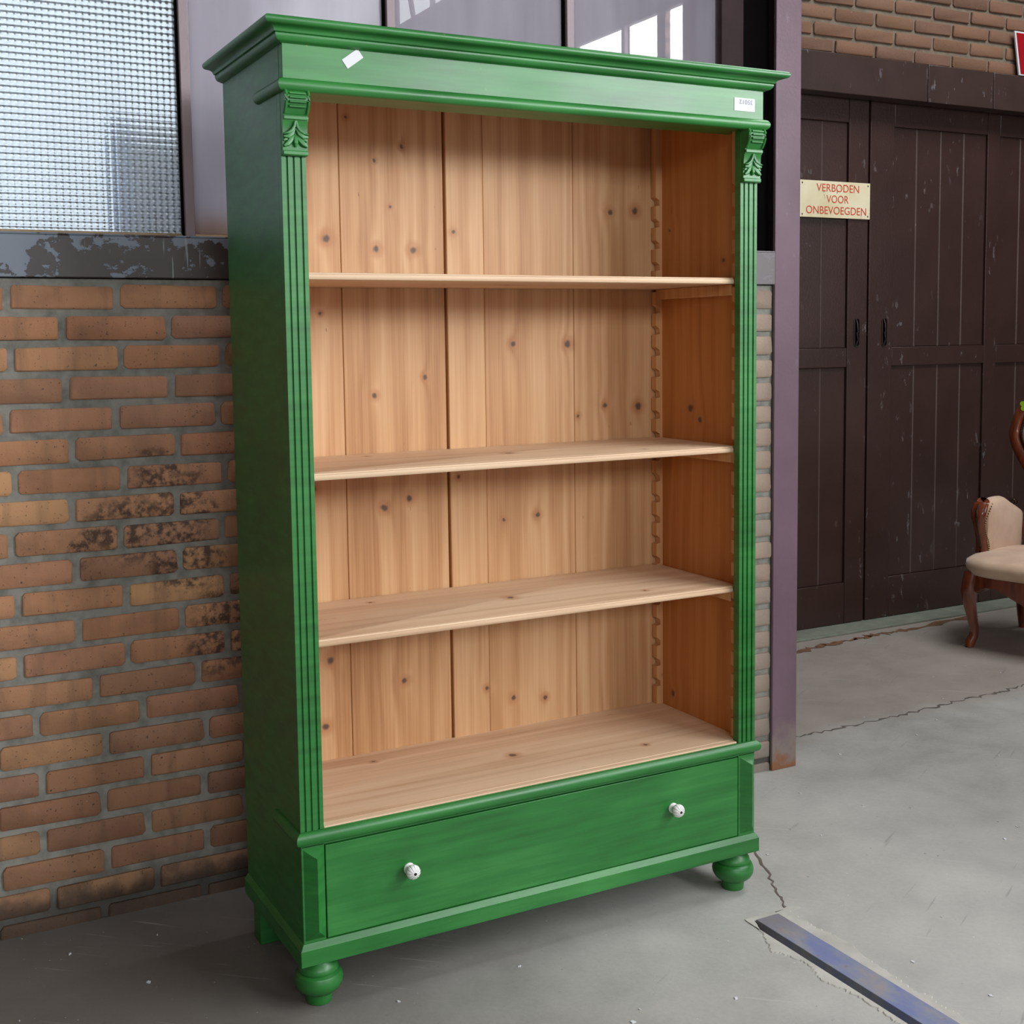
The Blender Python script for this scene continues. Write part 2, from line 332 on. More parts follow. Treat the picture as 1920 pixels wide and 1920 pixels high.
def mat_sign():
    t = NT('cream_sign'); p = t.pos()
    col = t.ramp(t.noise(p, 8, 4), [(0.3, srgb(222, 208, 166)), (0.7, srgb(240, 228, 194))])
    col = t.mix(t.maprange(t.noise(t.stretch(p, (40, 40, 14)), 1.0, 4, 0.6), 0.66, 0.70, 0, 0.75), col, srgb(120, 100, 84))
    return t.bsdf(col, 0.5)
M['sign'] = mat_sign()
def mat_strip():
    t = NT('blue_worn_steel'); p = t.pos()
    n = t.noise(t.stretch(p, (14, 7, 1)), 1.0, 5, 0.65)
    col = t.ramp(n, [(0.36, srgb(146, 138, 138)), (0.47, srgb(128, 132, 152)), (0.6, srgb(112, 120, 160))])
    yy = t.new('ShaderNodeSeparateXYZ', {0: p}).outputs[1]
    col = t.mix(t.maprange(t.math('ADD', yy, t.math('MULTIPLY', n, 0.15)), -0.22, -0.10, 0, 0.8), col, srgb(124, 116, 116))
    col = t.mix(t.maprange(t.noise(p, 60, 4, 0.65), 0.64, 0.68, 0, 0.7), col, srgb(128, 104, 92))
    return t.bsdf(col, 0.42, t.bump(t.noise(p, 80, 4), 0.2, 0.002), Metallic=0.0)
M['strip'] = mat_strip()
M['cement'] = mat_simple('pale_cement', srgb(176, 172, 164), 0.9, 0.12, 18, 0.5)
M['crack'] = mat_simple('crack_dirt', srgb(98, 88, 80), 0.95)
M['rust'] = mat_simple('rust_dirt', srgb(112, 78, 56), 0.95, 0.35, 40, 0.5)
M['threshold'] = mat_simple('green_grey_stone', srgb(122, 126, 112), 0.7, 0.15)
def mat_bricktex():
    t = NT('far_brickwork'); p = t.pos()
    v = t.new('ShaderNodeCombineXYZ', {0: t.new('ShaderNodeSeparateXYZ', {0: p}).outputs[1], 1: t.new('ShaderNodeSeparateXYZ', {0: p}).outputs[2], 2: 0.0}).outputs[0]
    b = t.new('ShaderNodeTexBrick', {'Vector': v, 'Color1': srgb(170, 140, 120), 'Color2': srgb(150, 118, 100), 'Mortar': srgb(96, 90, 86), 'Scale': 1.0, 'Mortar Size': 0.012, 'Brick Width': 0.252, 'Row Height': 0.0735})
    return t.bsdf(b.outputs[0], 0.85)
M['bricktex'] = mat_bricktex()

# ------------------------------------------------------------------ mesh helpers
class MB:
    def __init__(s): s.v = []; s.f = []; s.mi = []
    def add(s, vs, fs, mi=0):
        o = len(s.v); s.v += [tuple(v) for v in vs]
        for k, f in enumerate(fs):
            s.f.append(tuple(i + o for i in f)); s.mi.append(mi[k] if isinstance(mi, (list, tuple)) else mi)
        return s
    def box(s, x0, x1, y0, y1, z0, z1, mi=0):
        """mi may be a dict of face letter -> slot ('L','R','F','B','D','U')"""
        vs = [(x, y, z) for z in (z0, z1) for y in (y0, y1) for x in (x0, x1)]
        fs = [(0, 4, 6, 2), (1, 3, 7, 5), (0, 1, 5, 4), (2, 6, 7, 3), (0, 2, 3, 1), (4, 5, 7, 6)]
        m = [mi.get(k, 0) for k in 'LRFBDU'] if isinstance(mi, dict) else mi
        return s.add(vs, fs, m)
    def prism(s, poly, a0, a1, axis, mi=0):
        """poly of 2-d points extruded along axis; plane order: x->(y,z), y->(x,z), z->(x,y)"""
        n = len(poly)
        def P(p, a): return {0: (a, p[0], p[1]), 1: (p[0], a, p[1]), 2: (p[0], p[1], a)}[axis]
        vs = [P(p, a0) for p in poly] + [P(p, a1) for p in poly]
        fs = [(i, (i + 1) % n, n + (i + 1) % n, n + i) for i in range(n)] + [tuple(range(n - 1, -1, -1)), tuple(range(n, 2 * n))]
        return s.add(vs, fs, mi)
    def lathe(s, prof, c, n=32, axis='z', closed=True):
        vs = []; m = len(prof)
        for k in range(n):
            a = 2 * math.pi * k / n; ca, sa = math.cos(a), math.sin(a)
            for r, h in prof:
                if axis == 'z': vs.append((c[0] + r * ca, c[1] + r * sa, c[2] + h))
                else: vs.append((c[0] + r * ca, c[1] - h, c[2] + r * sa))
        fs = [(k * m + i, ((k + 1) % n) * m + i, ((k + 1) % n) * m + i + 1, k * m + i + 1) for k in range(n) for i in range(m - 1)]
        if closed:
            fs.append(tuple(k * m for k in range(n - 1, -1, -1))); fs.append(tuple(k * m + m - 1 for k in range(n)))
        return s.add(vs, fs)
    def tube(s, pts, rad, n=12, flat=1.0, flat_axis=None):
        """swept tube; rad a number or a list of (a,b) / numbers"""
        pts = [Vector(p) for p in pts]; rings = []; up0 = Vector(flat_axis) if flat_axis else Vector((0, 0, 1))
        vs = []
        for i, p in enumerate(pts):
            d = (pts[min(i + 1, len(pts) - 1)] - pts[max(i - 1, 0)]).normalized()
            u = up0 - d * up0.dot(d)
            if u.length < 1e-3: u = Vector((1, 0, 0)) - d * d.x
            u.normalize(); w = d.cross(u)
            r = rad[i] if isinstance(rad, (list, tuple)) else rad
            ra, rb = r if isinstance(r, (list, tuple)) else (r, r * flat)
            for k in range(n):
                a = 2 * math.pi * k / n
                vs.append(p + u * (rb * math.sin(a)) + w * (ra * math.cos(a)))
        m = len(pts)
        fs = [(i * n + k, i * n + (k + 1) % n, (i + 1) * n + (k + 1) % n, (i + 1) * n + k) for i in range(m - 1) for k in range(n)]
        fs.append(tuple(range(n - 1, -1, -1))); fs.append(tuple((m - 1) * n + k for k in range(n)))
        return s.add(vs, fs)
    def loft(s, rings, cap=True):
        n = len(rings[0]); vs = [p for r in rings for p in r]; m = len(rings)
        fs = [(i * n + k, i * n + (k + 1) % n, (i + 1) * n + (k + 1) % n, (i + 1) * n + k) for i in range(m - 1) for k in range(n)]
        if cap: fs.append(tuple(range(n - 1, -1, -1))); fs.append(tuple((m - 1) * n + k for k in range(n)))
        return s.add(vs, fs)
    def mesh(s, name, mats, smooth=None):
        me = bpy.data.meshes.new(name); me.from_pydata(s.v, [], s.f); me.update()
        for m in (mats if isinstance(mats, (list, tuple)) else [mats]): me.materials.append(m)
        for p, i in zip(me.polygons, s.mi): p.material_index = i
        bm = bmesh.new(); bm.from_mesh(me); bmesh.ops.recalc_face_normals(bm, faces=bm.faces); bm.to_mesh(me); bm.free()
        if smooth is not None:
            me.shade_smooth(); me.set_sharp_from_angle(angle=math.radians(smooth))
        return me
    def build(s, name, mats, parent=None, smooth=None, bevel=0.0, seg=2, loc=None, label=None):
        o = bpy.data.objects.new(name, s.mesh(name, mats, smooth)); COL.objects.link(o)
        if parent: o.parent = parent
        if loc is not None: o.location = loc
        if bevel:
            b = o.modifiers.new('edge', 'BEVEL'); b.width = bevel; b.segments = seg; b.limit_method = 'ANGLE'; b.angle_limit = math.radians(35)
            if smooth is None:
                o.data.shade_smooth(); o.data.set_sharp_from_angle(angle=math.radians(30)); b.harden_normals = False
        if label: o['label'] = label
        return o
def empty(name, loc=(0, 0, 0), rz=0.0):
    o = bpy.data.objects.new(name, None); COL.objects.link(o); o.location = loc; o.rotation_euler = (0, 0, rz)
    o.empty_display_size = 0.1
    return o
def tag(o, label=None, cat=None, group=None, kind=None):
    for k, v in (('label', label), ('category', cat), ('group', group), ('kind', kind)):
        if v: o[k] = v
    return o
def struct(o, label): return tag(o, label, None, None, 'structure')
def link_copy(me, name, parent, loc, rot=None):
    o = bpy.data.objects.new(name, me); COL.objects.link(o); o.parent = parent; o.location = loc
    if rot: o.rotation_euler = rot
    return o
def text_mesh(name, body, width, height, mat, parent, loc, rot, label=None, thick=0.0006):
    cu = bpy.data.curves.new(name, 'FONT'); cu.body = body; cu.size = 1.0; cu.extrude = 0.0
    to = bpy.data.objects.new(name + '_source', cu); COL.objects.link(to)
    dg = bpy.context.evaluated_depsgraph_get(); dg.update()
    me = bpy.data.meshes.new_from_object(to.evaluated_get(dg))
    bpy.data.objects.remove(to); bpy.data.curves.remove(cu)
    xs = [v.co.x for v in me.vertices]; ys = [v.co.y for v in me.vertices]
    sx = width / (max(xs) - min(xs)); sy = height / (max(ys) - min(ys))
    mx, my = (max(xs) + min(xs)) / 2, (max(ys) + min(ys)) / 2
    for v in me.vertices: v.co = ((v.co.x - mx) * sx, (v.co.y - my) * sy, 0)
    me.materials.clear(); me.materials.append(mat)
    o = bpy.data.objects.new(name, me); COL.objects.link(o); o.parent = parent; o.location = loc; o.rotation_euler = rot
    if label: o['label'] = label
    return o
PI = math.pi
WY = 0.664
# ------------------------------------------------------------------ floor
GX0, GX1, GY0, GY1 = 1.084, 1.176, -2.2, -0.146
fl = MB()
X0, X1, Y0, Y1 = -3.3, 7.4, -8.2, 2.3
for a, b, c, d in ((X0, GX0, Y0, Y1), (GX1, X1, Y0, Y1), (GX0, GX1, GY1, Y1), (GX0, GX1, Y0, GY0)):
    fl.box(a, b, c, d, -0.12, 0)
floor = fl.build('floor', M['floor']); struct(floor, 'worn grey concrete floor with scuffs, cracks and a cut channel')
g = MB(); g.box(GX0, GX1, GY0, GY1, -0.12, -0.045); g.build('channel_bed', M['crack'], floor)
def ribbon(pts, w, z, jit=0.0, wj=0.5, sub=6):
    """thin jagged strip lying on the floor"""
    rnd = random.Random(len(pts) * 7 + int(w * 1e5)); path = []
    for i in range(len(pts) - 1):
        for k in range(sub):
            t = k / sub; path.append((pts[i][0] * (1 - t) + pts[i + 1][0] * t + rnd.uniform(-jit, jit), pts[i][1] * (1 - t) + pts[i + 1][1] * t + rnd.uniform(-jit, jit)))
    path.append(pts[-1]); m = MB(); vs = []
    for i, p in enumerate(path):
        a, b = path[max(i - 1, 0)], path[min(i + 1, len(path) - 1)]
        d = Vector((b[0] - a[0], b[1] - a[1])); d.normalize(); nrm = Vector((-d.y, d.x))
        ww = w * (1 + rnd.uniform(-wj, wj)) * 0.5
        vs += [(p[0] - nrm.x * ww, p[1] - nrm.y * ww, z), (p[0] + nrm.x * ww, p[1] + nrm.y * ww, z)]
    m.add(vs, [(2 * i, 2 * i + 2, 2 * i + 3, 2 * i + 1) for i in range(len(path) - 1)])
    return m
ribbon([(1.372, 0.21), (1.363, 0.17), (1.305, 0.045), (1.246, -0.067), (1.214, -0.134)], 0.006, 0.0012, 0.006).build('crack', M['crack'], floor)
ribbon([(1.97, 0.89), (2.157, 0.885), (2.408, 0.881), (2.731, 0.886), (2.988, 0.905), (3.158, 0.9), (3.372, 0.924), (3.9, 0.93), (4.6, 0.94)], 0.008, 0.0012, 0.012, 0.8, 14).build('crack', M['crack'], floor)
ribbon([(1.95, 1.80), (2.6, 1.79), (2.922, 1.80), (3.111, 1.83), (3.321, 1.84), (3.467, 1.85), (3.675, 1.86), (4.2, 1.9)], 0.035, 0.0014, 0.016, 0.8, 10).build('rust_debris', M['rust'], floor)
# pale cement fill on both sides of the channel
PL = [(1.106, -0.136), (1.075, -0.206), (1.061, -0.238), (1.036, -0.285), (1.049, -0.301), (1.058, -0.324), (1.07, -0.352), (1.068, -0.385), (1.051, -0.426), (1.053, -0.47), (1.064, -0.491), (1.069, -0.534), (1.071, -0.58), (1.068, -0.621), (1.066, -0.651), (1.05, -0.9), (1.06, -1.3), (1.05, -1.8), (1.06, -2.2)]
PR = [(1.178, -0.137), (1.214, -0.134), (1.214, -0.184), (1.212, -0.24), (1.221, -0.288), (1.224, -0.356), (1.21, -0.439), (1.206, -0.508), (1.198, -0.571), (1.211, -0.603), (1.201, -0.638), (1.206, -0.674), (1.208, -0.722), (1.2, -1.0), (1.21, -1.5), (1.2, -2.2)]
def fill_strip(pts, xin):
    m = MB(); rnd = random.Random(5); dens = []
    for i in range(len(pts) - 1):
        for k in range(8):
            t = k / 8; j = 0.004
            dens.append((pts[i][0] * (1 - t) + pts[i + 1][0] * t + rnd.uniform(-j, j), pts[i][1] * (1 - t) + pts[i + 1][1] * t))
    dens.append(pts[-1]); vs = []; n = len(dens)
    for x, y in dens: vs += [(x, y, 0.0), (x + (0.003 if x < xin else -0.003), y, 0.0022), (xin, y, 0.0022)]
    fs = []
    for i in range(n - 1):
        a, b = 3 * i, 3 * i + 3
        fs += [(a, b, b + 1, a + 1), (a + 1, b + 1, b + 2, a + 2)]
    m.add(vs, fs); return m
fill_strip(PL, GX0).build('cement_fill', M['cement'], floor)
fill_strip(PR, GX1).build('cement_fill', M['cement'], floor)
rp = MB(); rp.box(GX0 + 0.002, 1.25, -0.146, -0.128, 0, 0.002); rp.build('cement_fill', M['cement'], floor)
m = MB(); m.box(1.104, 1.174, GY0 + 0.01, -0.150, -0.045, 0.006)
strip = m.build('steel_strip', M['strip'], None, bevel=0.0015)
tag(strip, 'flat steel floor strip with worn blue paint beside a dark groove', 'steel strip')
# little flecks of paint and plaster on the floor
m = MB(); rnd = random.Random(3)
for k in range(150):
    x = rnd.uniform(-0.6, 4.0); y = rnd.uniform(-0.9, 1.9)
    if GX0 - 0.1 < x < GX1 + 0.1 and y < -0.1: continue
    if -0.03 < x < 1.25 and -0.03 < y < 0.45: continue
    if x < 1.95 and y > WY - 0.03: continue
    a = rnd.uniform(0, PI); l = rnd.uniform(0.002, 0.007); w = l * rnd.uniform(0.3, 0.8); ca, sa = math.cos(a), math.sin(a)
    q = [(x + u * l * ca - v * w * sa, y + u * l * sa + v * w * ca) for u, v in ((-1, -0.6), (0.3, -1), (1, 0.2), (0, 1))]
    m.prism(q, 0.0, 0.0022, 2)
tag(m.build('plaster_flecks', M['paper'], floor), kind='stuff')

# ------------------------------------------------------------------ brick wall with steel windows
def brick_mesh(L, H, D, rng, mat='brick'):
    m = MB(); r = 0.008; prof = []
    for cx, cz, a0 in ((L / 2 - r, H / 2 - r, 0), (-L / 2 + r, H / 2 - r, 90), (-L / 2 + r, -H / 2 + r, 180), (L / 2 - r, -H / 2 + r, 270)):
        for k in range(3):
            a = math.radians(a0 + 45 * k); rr = r * rng.uniform(0.7, 1.25)
            prof.append((cx + rr * math.cos(a), cz + rr * math.sin(a)))
    def ring(y, s): return [(p[0] - s * (1 if p[0] > 0 else -1), y, p[1] - s * (1 if p[1] > 0 else -1)) for p in prof]
    m.loft([ring(D, 0), ring(0.003, 0), ring(0.0, 0.003)])
    return m.mesh('brick', M[mat], 40)
rng = random.Random(9)
BR_FULL = [brick_mesh(0.236, 0.056, 0.03, rng) for _ in range(6)]
BR_FAR = [brick_mesh(0.236, 0.056, 0.03, rng, 'brick_far') for _ in range(4)]
BR_HALF = [brick_mesh(0.108, 0.056, 0.03, rng) for _ in range(3)]
COURSE, PITCH_B = 0.07365, 0.2525
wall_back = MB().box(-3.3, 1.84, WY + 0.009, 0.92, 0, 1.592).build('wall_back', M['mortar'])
struct(wall_back, 'orange brown brick wall in grey mortar under the steel windows')
hidden = MB()
def row_off(k):   # joint offsets read from the photograph
    return (-0.459 if k % 2 == 0 else -0.321) + random.Random(k).uniform(-0.012, 0.012) + (0.04 if k > 12 else 0)
BX0, BX1 = -1.25, 1.835
for k in range(22):
    zc = 1.548 - k * COURSE
    if zc < 0.0: break
    x = row_off(k)
    while x > BX0: x -= PITCH_B
    while x < BX1:
        xl, xr = max(x, BX0), min(x + 0.236, BX1)
        if xr - xl > 0.03:
            xc = (xl + xr) / 2; yy = WY + rng.uniform(-0.002, 0.003); tilt = rng.uniform(-0.008, 0.008)
            if xr > 1.59:
                if xl < 1.55: hidden.box(xl, 1.585, yy, yy + 0.03, zc - 0.028, zc + 0.028)
            elif 0.42 < xc < 1.62:
                hidden.box(xl, xr, yy, yy + 0.03, zc - 0.028, zc + 0.028)
            elif xr - xl > 0.2:
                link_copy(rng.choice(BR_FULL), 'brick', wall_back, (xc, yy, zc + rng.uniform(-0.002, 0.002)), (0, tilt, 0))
            else:
                o = link_copy(rng.choice(BR_HALF), 'brick', wall_back, (xc, yy, zc), (0, tilt, 0)); o.scale = ((xr - xl) / 0.108, 1, 1)
        x += PITCH_B
    o = link_copy(rng.choice(BR_FULL), 'brick', wall_back, (1.717, WY + rng.uniform(-0.002, 0.003), zc), (0, rng.uniform(-0.008, 0.008), 0)); o.scale = (0.98, 1, 1)
tag(hidden.build('brickwork', M['brick'], wall_back), kind='stuff')
m = MB()
m.box(-3.3, 1.832, WY - 0.012, 0.80, 1.594, 1.694)
m.box(-3.3, 1.832, WY - 0.012, WY + 0.0, 1.694, 1.699)
trim = m.build('trim_1', M['sill'], None, bevel=0.002); struct(trim, 'dark steel sill beam with peeling paint under the windows')
# windows
win = empty('window_1', (0.5, WY, 1.7)); struct(win, 'row of steel framed windows above the brick wall')
def wpart(mb, name, mat, **kw):
    o = mb.build(name, mat, None, **kw); o.parent = win; o.matrix_parent_inverse = Matrix.Translation((-0.5, -WY, -1.7)); return o
bars = [-1.690, -1.134, -0.578, -0.022, 0.5315, 1.089]
for b in bars:
    mm = MB(); mm.box(b - 0.012, b + 0.012, WY + 0.002, WY + 0.05, 1.694, 3.40)
    wpart(mm, 'glazing_bar', M['bar'], bevel=0.0015)
    mm = MB(); mm.box(b - 0.0165, b - 0.0122, WY + 0.014, WY + 0.045, 1.70, 3.40)
    wpart(mm, 'bar_shadow', M['black'])  # thin black strip painting the shadow line beside each bar
edges = [-2.25] + bars + [1.640]
for i in range(len(edges) - 1):
    a, b = edges[i] + 0.012, edges[i + 1] - 0.0165
    mm = MB(); mm.box(a, b, WY + 0.028, WY + 0.033, 1.697, 3.40)
    o = wpart(mm, 'window_pane', M['pane_ribbed'] if i <= 3 else (M['pane_hazy'] if i == 4 else M['pane_plain']))
    o['label'] = 'ribbed glass pane letting in daylight' if i <= 3 else 'dusty flat glass pane'
    mm = MB(); mm.prism([(WY + 0.008, 1.699), (WY + 0.030, 1.699), (WY + 0.030, 1.708)], a, b, 0)
    wpart(mm, 'putty_fillet', M['putty'])
mm = MB(); mm.box(-3.3, 1.84, WY - 0.01, 0.80, 3.40, 4.9); struct(mm.build('wall_upper', M['plaster']), 'plain wall over the steel windows')
mm = MB(); mm.box(-3.3, -2.25, WY, 0.80, 1.694, 3.4); mm.build('window_side_panel', M['plaster'], None); struct(bpy.data.objects['window_side_panel'], 'plain panel beside the far end of the windows'); bpy.data.objects['window_side_panel'].name = 'trim_4'
mm = MB(); mm.box(1.628, 1.713, WY + 0.002, 0.80, 1.694, 3.4); struct(mm.build('trim_2', M['jamb'], bevel=0.002), 'dark brown end post of the window frame')
mm = MB(); mm.box(1.7135, 1.8335, 0.690, 0.80, 1.694, 3.4); struct(mm.build('trim_3', M['black']), 'black panel painting the shaded gap between window frame and steel column')  # flat black panel in place of the shaded gap
# steel column (H section)
col = empty('steel_column', (1.885, 0.70, 0)); struct(col, 'purple brown painted steel column with rusty foot')
def cpart(mb, name, mat, **kw):
    o = mb.build(name, mat, None, **kw); o.parent = col; o.matrix_parent_inverse = Matrix.Translation((-1.885, -0.70, 0)); return o
mm = MB(); mm.box(1.834, 1.936, 0.655, 0.667, 0.0, 4.9); cpart(mm, 'front_flange', M['column'], bevel=0.002)
mm = MB(); mm.box(1.880, 1.890, 0.667, 0.775, 0.0, 4.9); cpart(mm, 'web', M['column'])
mm = MB(); mm.box(1.842, 1.936, 0.775, 0.787, 0.0, 4.9); cpart(mm, 'rear_flange', M['column'])
# return wall behind the column, closing the recess
mm = MB(); mm.box(1.845, 1.93, 0.93, 2.3, 0, 4.9); struct(mm.build('wall_return', M['plaster']), 'plain return wall behind the steel column')

# ------------------------------------------------------------------ wall with sliding doors
DY = 2.075
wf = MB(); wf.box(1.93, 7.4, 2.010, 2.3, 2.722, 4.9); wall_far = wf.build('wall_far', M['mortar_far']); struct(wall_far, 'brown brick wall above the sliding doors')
hid = MB()
for k in range(9):
    zc = 2.756 + k * 0.0742
    x = 3.2 + (0.128 if k % 2 == 0 else 0.0) - PITCH_B * 6
    while x < 7.3:
        xl, xr = max(x, 1.94), x + 0.236
        if xr - xl > 0.2 and 2.6 < x < 5.4 and k < 6:
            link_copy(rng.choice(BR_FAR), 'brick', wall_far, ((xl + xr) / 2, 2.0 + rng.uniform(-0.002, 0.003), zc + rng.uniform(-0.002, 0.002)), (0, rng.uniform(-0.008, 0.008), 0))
        elif xr - xl > 0.03: hid.box(xl, xr, 2.001, 2.03, zc - 0.028, zc + 0.028)
        x += PITCH_B
tag(hid.build('brickwork', M['brick_far'], wall_far), kind='stuff')
lint = empty('lintel_beam', (4.3, 2.0, 2.54)); struct(lint, 'long dark painted beam over the sliding doors')
for a, b in ((1.94, 3.891), (3.895, 4.343), (4.347, 7.3)):
    mm = MB(); mm.box(a, b, 1.975, 2.06, 2.543, 2.722); o = mm.build('beam_section', M['beam'], None, bevel=0.003); o.parent = lint; o.matrix_parent_inverse = Matrix.Translation((-4.3, -2.0, -2.54))
mm = MB(); mm.box(1.93, 7.4, 2.135, 2.3, 0, 2.722); struct(mm.build('backing_slab', M['black']), 'added black backing slab behind the sliding doors')  # slab added to keep sky light out around the doors
def plank(x0, x1, y0, y1, z0, z1, c=0.0045):
    m = MB(); vs = [(x0, y1, z0), (x1, y1, z0), (x1, y1, z1), (x0, y1, z1), (x0, y0 + c, z0), (x1, y0 + c, z0), (x1, y0 + c, z1), (x0, y0 + c, z1),
                    (x0 + c, y0, z0 + c * 0.5), (x1 - c * 0.4, y0, z0 + c * 0.5), (x1 - c * 0.4, y0, z1 - c), (x0 + c, y0, z1 - c)]
    return m.add(vs, [(0, 1, 2, 3), (0, 4, 5, 1), (1, 5, 6, 2), (2, 6, 7, 3), (3, 7, 4, 0), (4, 8, 9, 5), (5, 9, 10, 6), (6, 10, 11, 7), (7, 11, 8, 4), (8, 11, 10, 9)], [0, 0, 0, 0, 0, 0, 0, 1, 1, 0])
def door(name, x0, x1, stiles, panels, label, hx):
    d = empty(name, ((x0 + x1) / 2, DY, 0)); struct(d, label)
    inv = Matrix.Translation((-(x0 + x1) / 2, -DY, 0))
    def part(mb, nm, mat=M['door'], **kw):
        o = mb.build(nm, mat, None, **kw); o.parent = d; o.matrix_parent_inverse = inv; return o
    for a, b in stiles: part(MB().box(a, b, DY, DY + 0.045, 0.012, 2.66), 'stile', bevel=0.003)
    for a, b, planks in panels:
        for nm, z0, z1 in (('bottom_rail', 0.012, 0.215), ('middle_rail', 1.272, 1.366), ('top_rail', 2.435, 2.66)):
            part(MB().box(a + 0.0005, b - 0.0005, DY + 0.001, DY + 0.045, z0, z1), nm, bevel=0.003)
        n = len(planks) - 1
        for z0, z1 in ((0.2155, 1.2715), (1.3665, 2.4345)):
            for i in range(n):
                part(plank(planks[i] + 0.0015, planks[i + 1] - 0.0015, DY + 0.012 + rng.uniform(-0.001, 0.001), DY + 0.035, z0, z1), 'plank', [M['door'], M['door_worn_lit']])
    # recessed pull
    h = MB(); q = [(0.020 * math.cos(a), 0.020 * math.sin(a) + (0.052 if math.sin(a) >= 0 else -0.052)) for a in [2 * PI * k / 16 for k in range(16)]]
    h.prism([(hx + x, 1.44 + z) for x, z in q], DY - 0.003, DY + 0.004, 1); pl = part(h, 'pull_handle', M['door'])
    h = MB(); h.prism([(hx + 0.002 + x * 0.62, 1.44 + z * 0.92) for x, z in q], DY - 0.0045, DY + 0.003, 1); o = h.build('cup_recess', M['black'], None); o.parent = pl
    h = MB(); h.tube([(hx - 0.008, DY - 0.004, 1.505), (hx - 0.004, DY - 0.012, 1.48), (hx - 0.006, DY - 0.013, 1.44), (hx - 0.004, DY - 0.012, 1.40), (hx - 0.008, DY - 0.004, 1.375)], 0.0045, 8); o = h.build('grip', M['steel_dark'], None, smooth=50); o.parent = pl
    for ch in pl.children: ch.matrix_parent_inverse = pl.matrix_parent_inverse.copy(); ch.matrix_parent_inverse = Matrix.Translation((-(x0 + x1) / 2, -DY, 0)) ; 
    return d
def fix_children():
    bpy.context.view_layer.update()
door('door_1', 1.96, 3.612, [(1.96, 2.10), (2.86, 3.00), (3.487, 3.612)], [(2.10, 2.86, (2.10, 2.29, 2.48, 2.67, 2.86)), (3.00, 3.487, (3.00, 3.163, 3.326, 3.487))], 'brown plank sliding door partly hidden behind the steel column', 3.547)
door('door_2', 3.624, 5.40, [(3.624, 3.781), (4.428, 4.518), (5.17, 5.40)],
     [(3.781, 4.428, (3.781, 3.940, 4.104, 4.266, 4.428)), (4.518, 5.17, (4.518, 4.681, 4.844, 5.007, 5.17))], 'brown plank sliding door behind the armchair', 3.728)
for o in list(bpy.data.objects):
    if o.name.split('.')[0] in ('cup_recess', 'grip'): o.matrix_parent_inverse = Matrix.Identity(4)
mm = MB(); mm.box(1.94, 5.5, 1.93, 2.13, 0.0, 0.010); struct(mm.build('trim_5', M['threshold'], bevel=0.002), 'green grey threshold strip below the sliding doors')
struct(MB().box(5.42, 7.4, 2.08, 2.135, 0, 2.722).build('wall_beside_doors', M['plaster']), 'plain wall past the sliding doors')
# notice on the narrow door
sg = MB().box(3.176, 3.614, DY - 0.010, DY - 0.001, 1.982, 2.153).build('warning_sign', M['sign'], None, bevel=0.001)
tag(sg, 'cream notice board with red capital letters on the brown door beside the column', 'sign')
for body, cx, cz, w in (('VERBODEN', 3.409, 2.122, 0.266), ('VOOR', 3.407, 2.070, 0.138), ('ONBEVOEGDEN', 3.401, 2.017, 0.376)):
    text_mesh('lettering', body, w, 0.036, M['redink'], sg, (cx, DY - 0.0107, cz), (PI / 2, 0, 0), 'red capital letters')
for x, z in ((3.19, 2.14), (3.60, 2.14), (3.19, 1.995), (3.60, 1.995)):
    mm = MB(); mm.lathe([(0.004, 0), (0.003, 0.0015)], (x, DY - 0.010, z), 10, 'y'); mm.build('screw', M['steel_dark'], sg)
# red sign over the beam
rs = empty('red_sign', (4.80, 1.972, 2.724)); tag(rs, 'red enamel sign with white border standing on the beam', 'sign')
def shear_poly(x0, x1, z0, z1, sl): return [(x0, z0), (x1, z0), (x1 - sl, z1), (x0 - sl, z1)]
MB().prism(shear_poly(-0.278, 0.28, 0, 0.214, 0.04), 0, 0.008, 1).build('border', M['paper'], rs)
MB().prism(shear_poly(-0.268, 0.27, 0.006, 0.206, 0.038), -0.0015, 0.002, 1).build('face', M['red'], rs)

# ------------------------------------------------------------------ rest of the hall shell
wr = MB()
for y0, y1, z0, z1 in ((-0.82, -0.50, 0, 4.9), (-8.0, -0.82, 0, 0.78), (-8.0, -0.82, 3.01, 3.66), (-8.0, -0.82, 4.5, 4.9), (-1.082, -0.82, 0.78, 3.01), (-3.3, -0.82, 3.66, 4.5),
                       (-1.291, -1.224, 0.78, 3.01), (-1.224, -1.082, 0.78, 2.08), (-4.1, -4.04, 0.78, 3.01), (-8.0, -6.45, 0.78, 3.01), (-8.0, -7.4, 3.66, 4.5)):
    wr.box(2.8, 3.0, y0, y1, z0, z1)
struct(wr.build('wall_right', M['bricktex']), 'brick hall wall with tall windows, mirrored in the glass')
wb = MB()
for y in (-1.589, -2.054, -2.6, -3.1, -3.6, -4.55, -5.05, -5.55, -6.05): wb.box(2.797, 2.82, y - 0.014, y + 0.014, 0.78, 3.01)
wb.box(2.797, 2.82, -6.45, -1.29, 2.0, 2.08)
for y in (-3.9, -4.5, -5.1, -5.7, -6.3, -6.9):
    wb.box(2.797, 2.82, y - 0.02, y + 0.02, 3.66, 4.5)
    wb.prism([(y - 0.02, 4.5), (y + 0.02, 4.5), (y + 0.32, 3.66), (y + 0.28, 3.66)], 2.79, 2.81, 0)
struct(wb.build('window_2', M['bar']), 'glazing bars of the hall windows')
struct(MB().box(-3.3, -3.1, -8.2, 0.9, 0, 4.9).build('wall_left', M['plaster']), 'dull plaster hall wall on the dark side')
struct(MB().box(-3.3, 7.4, -8.2, -8.0, 0, 4.9).build('wall_front', M['plaster']), 'dull plaster hall wall behind the viewer')
struct(MB().box(7.2, 7.4, -3.2, 2.3, 0, 4.9).build('wall_east', M['plaster']), 'dull plaster wall at the end of the side hall')
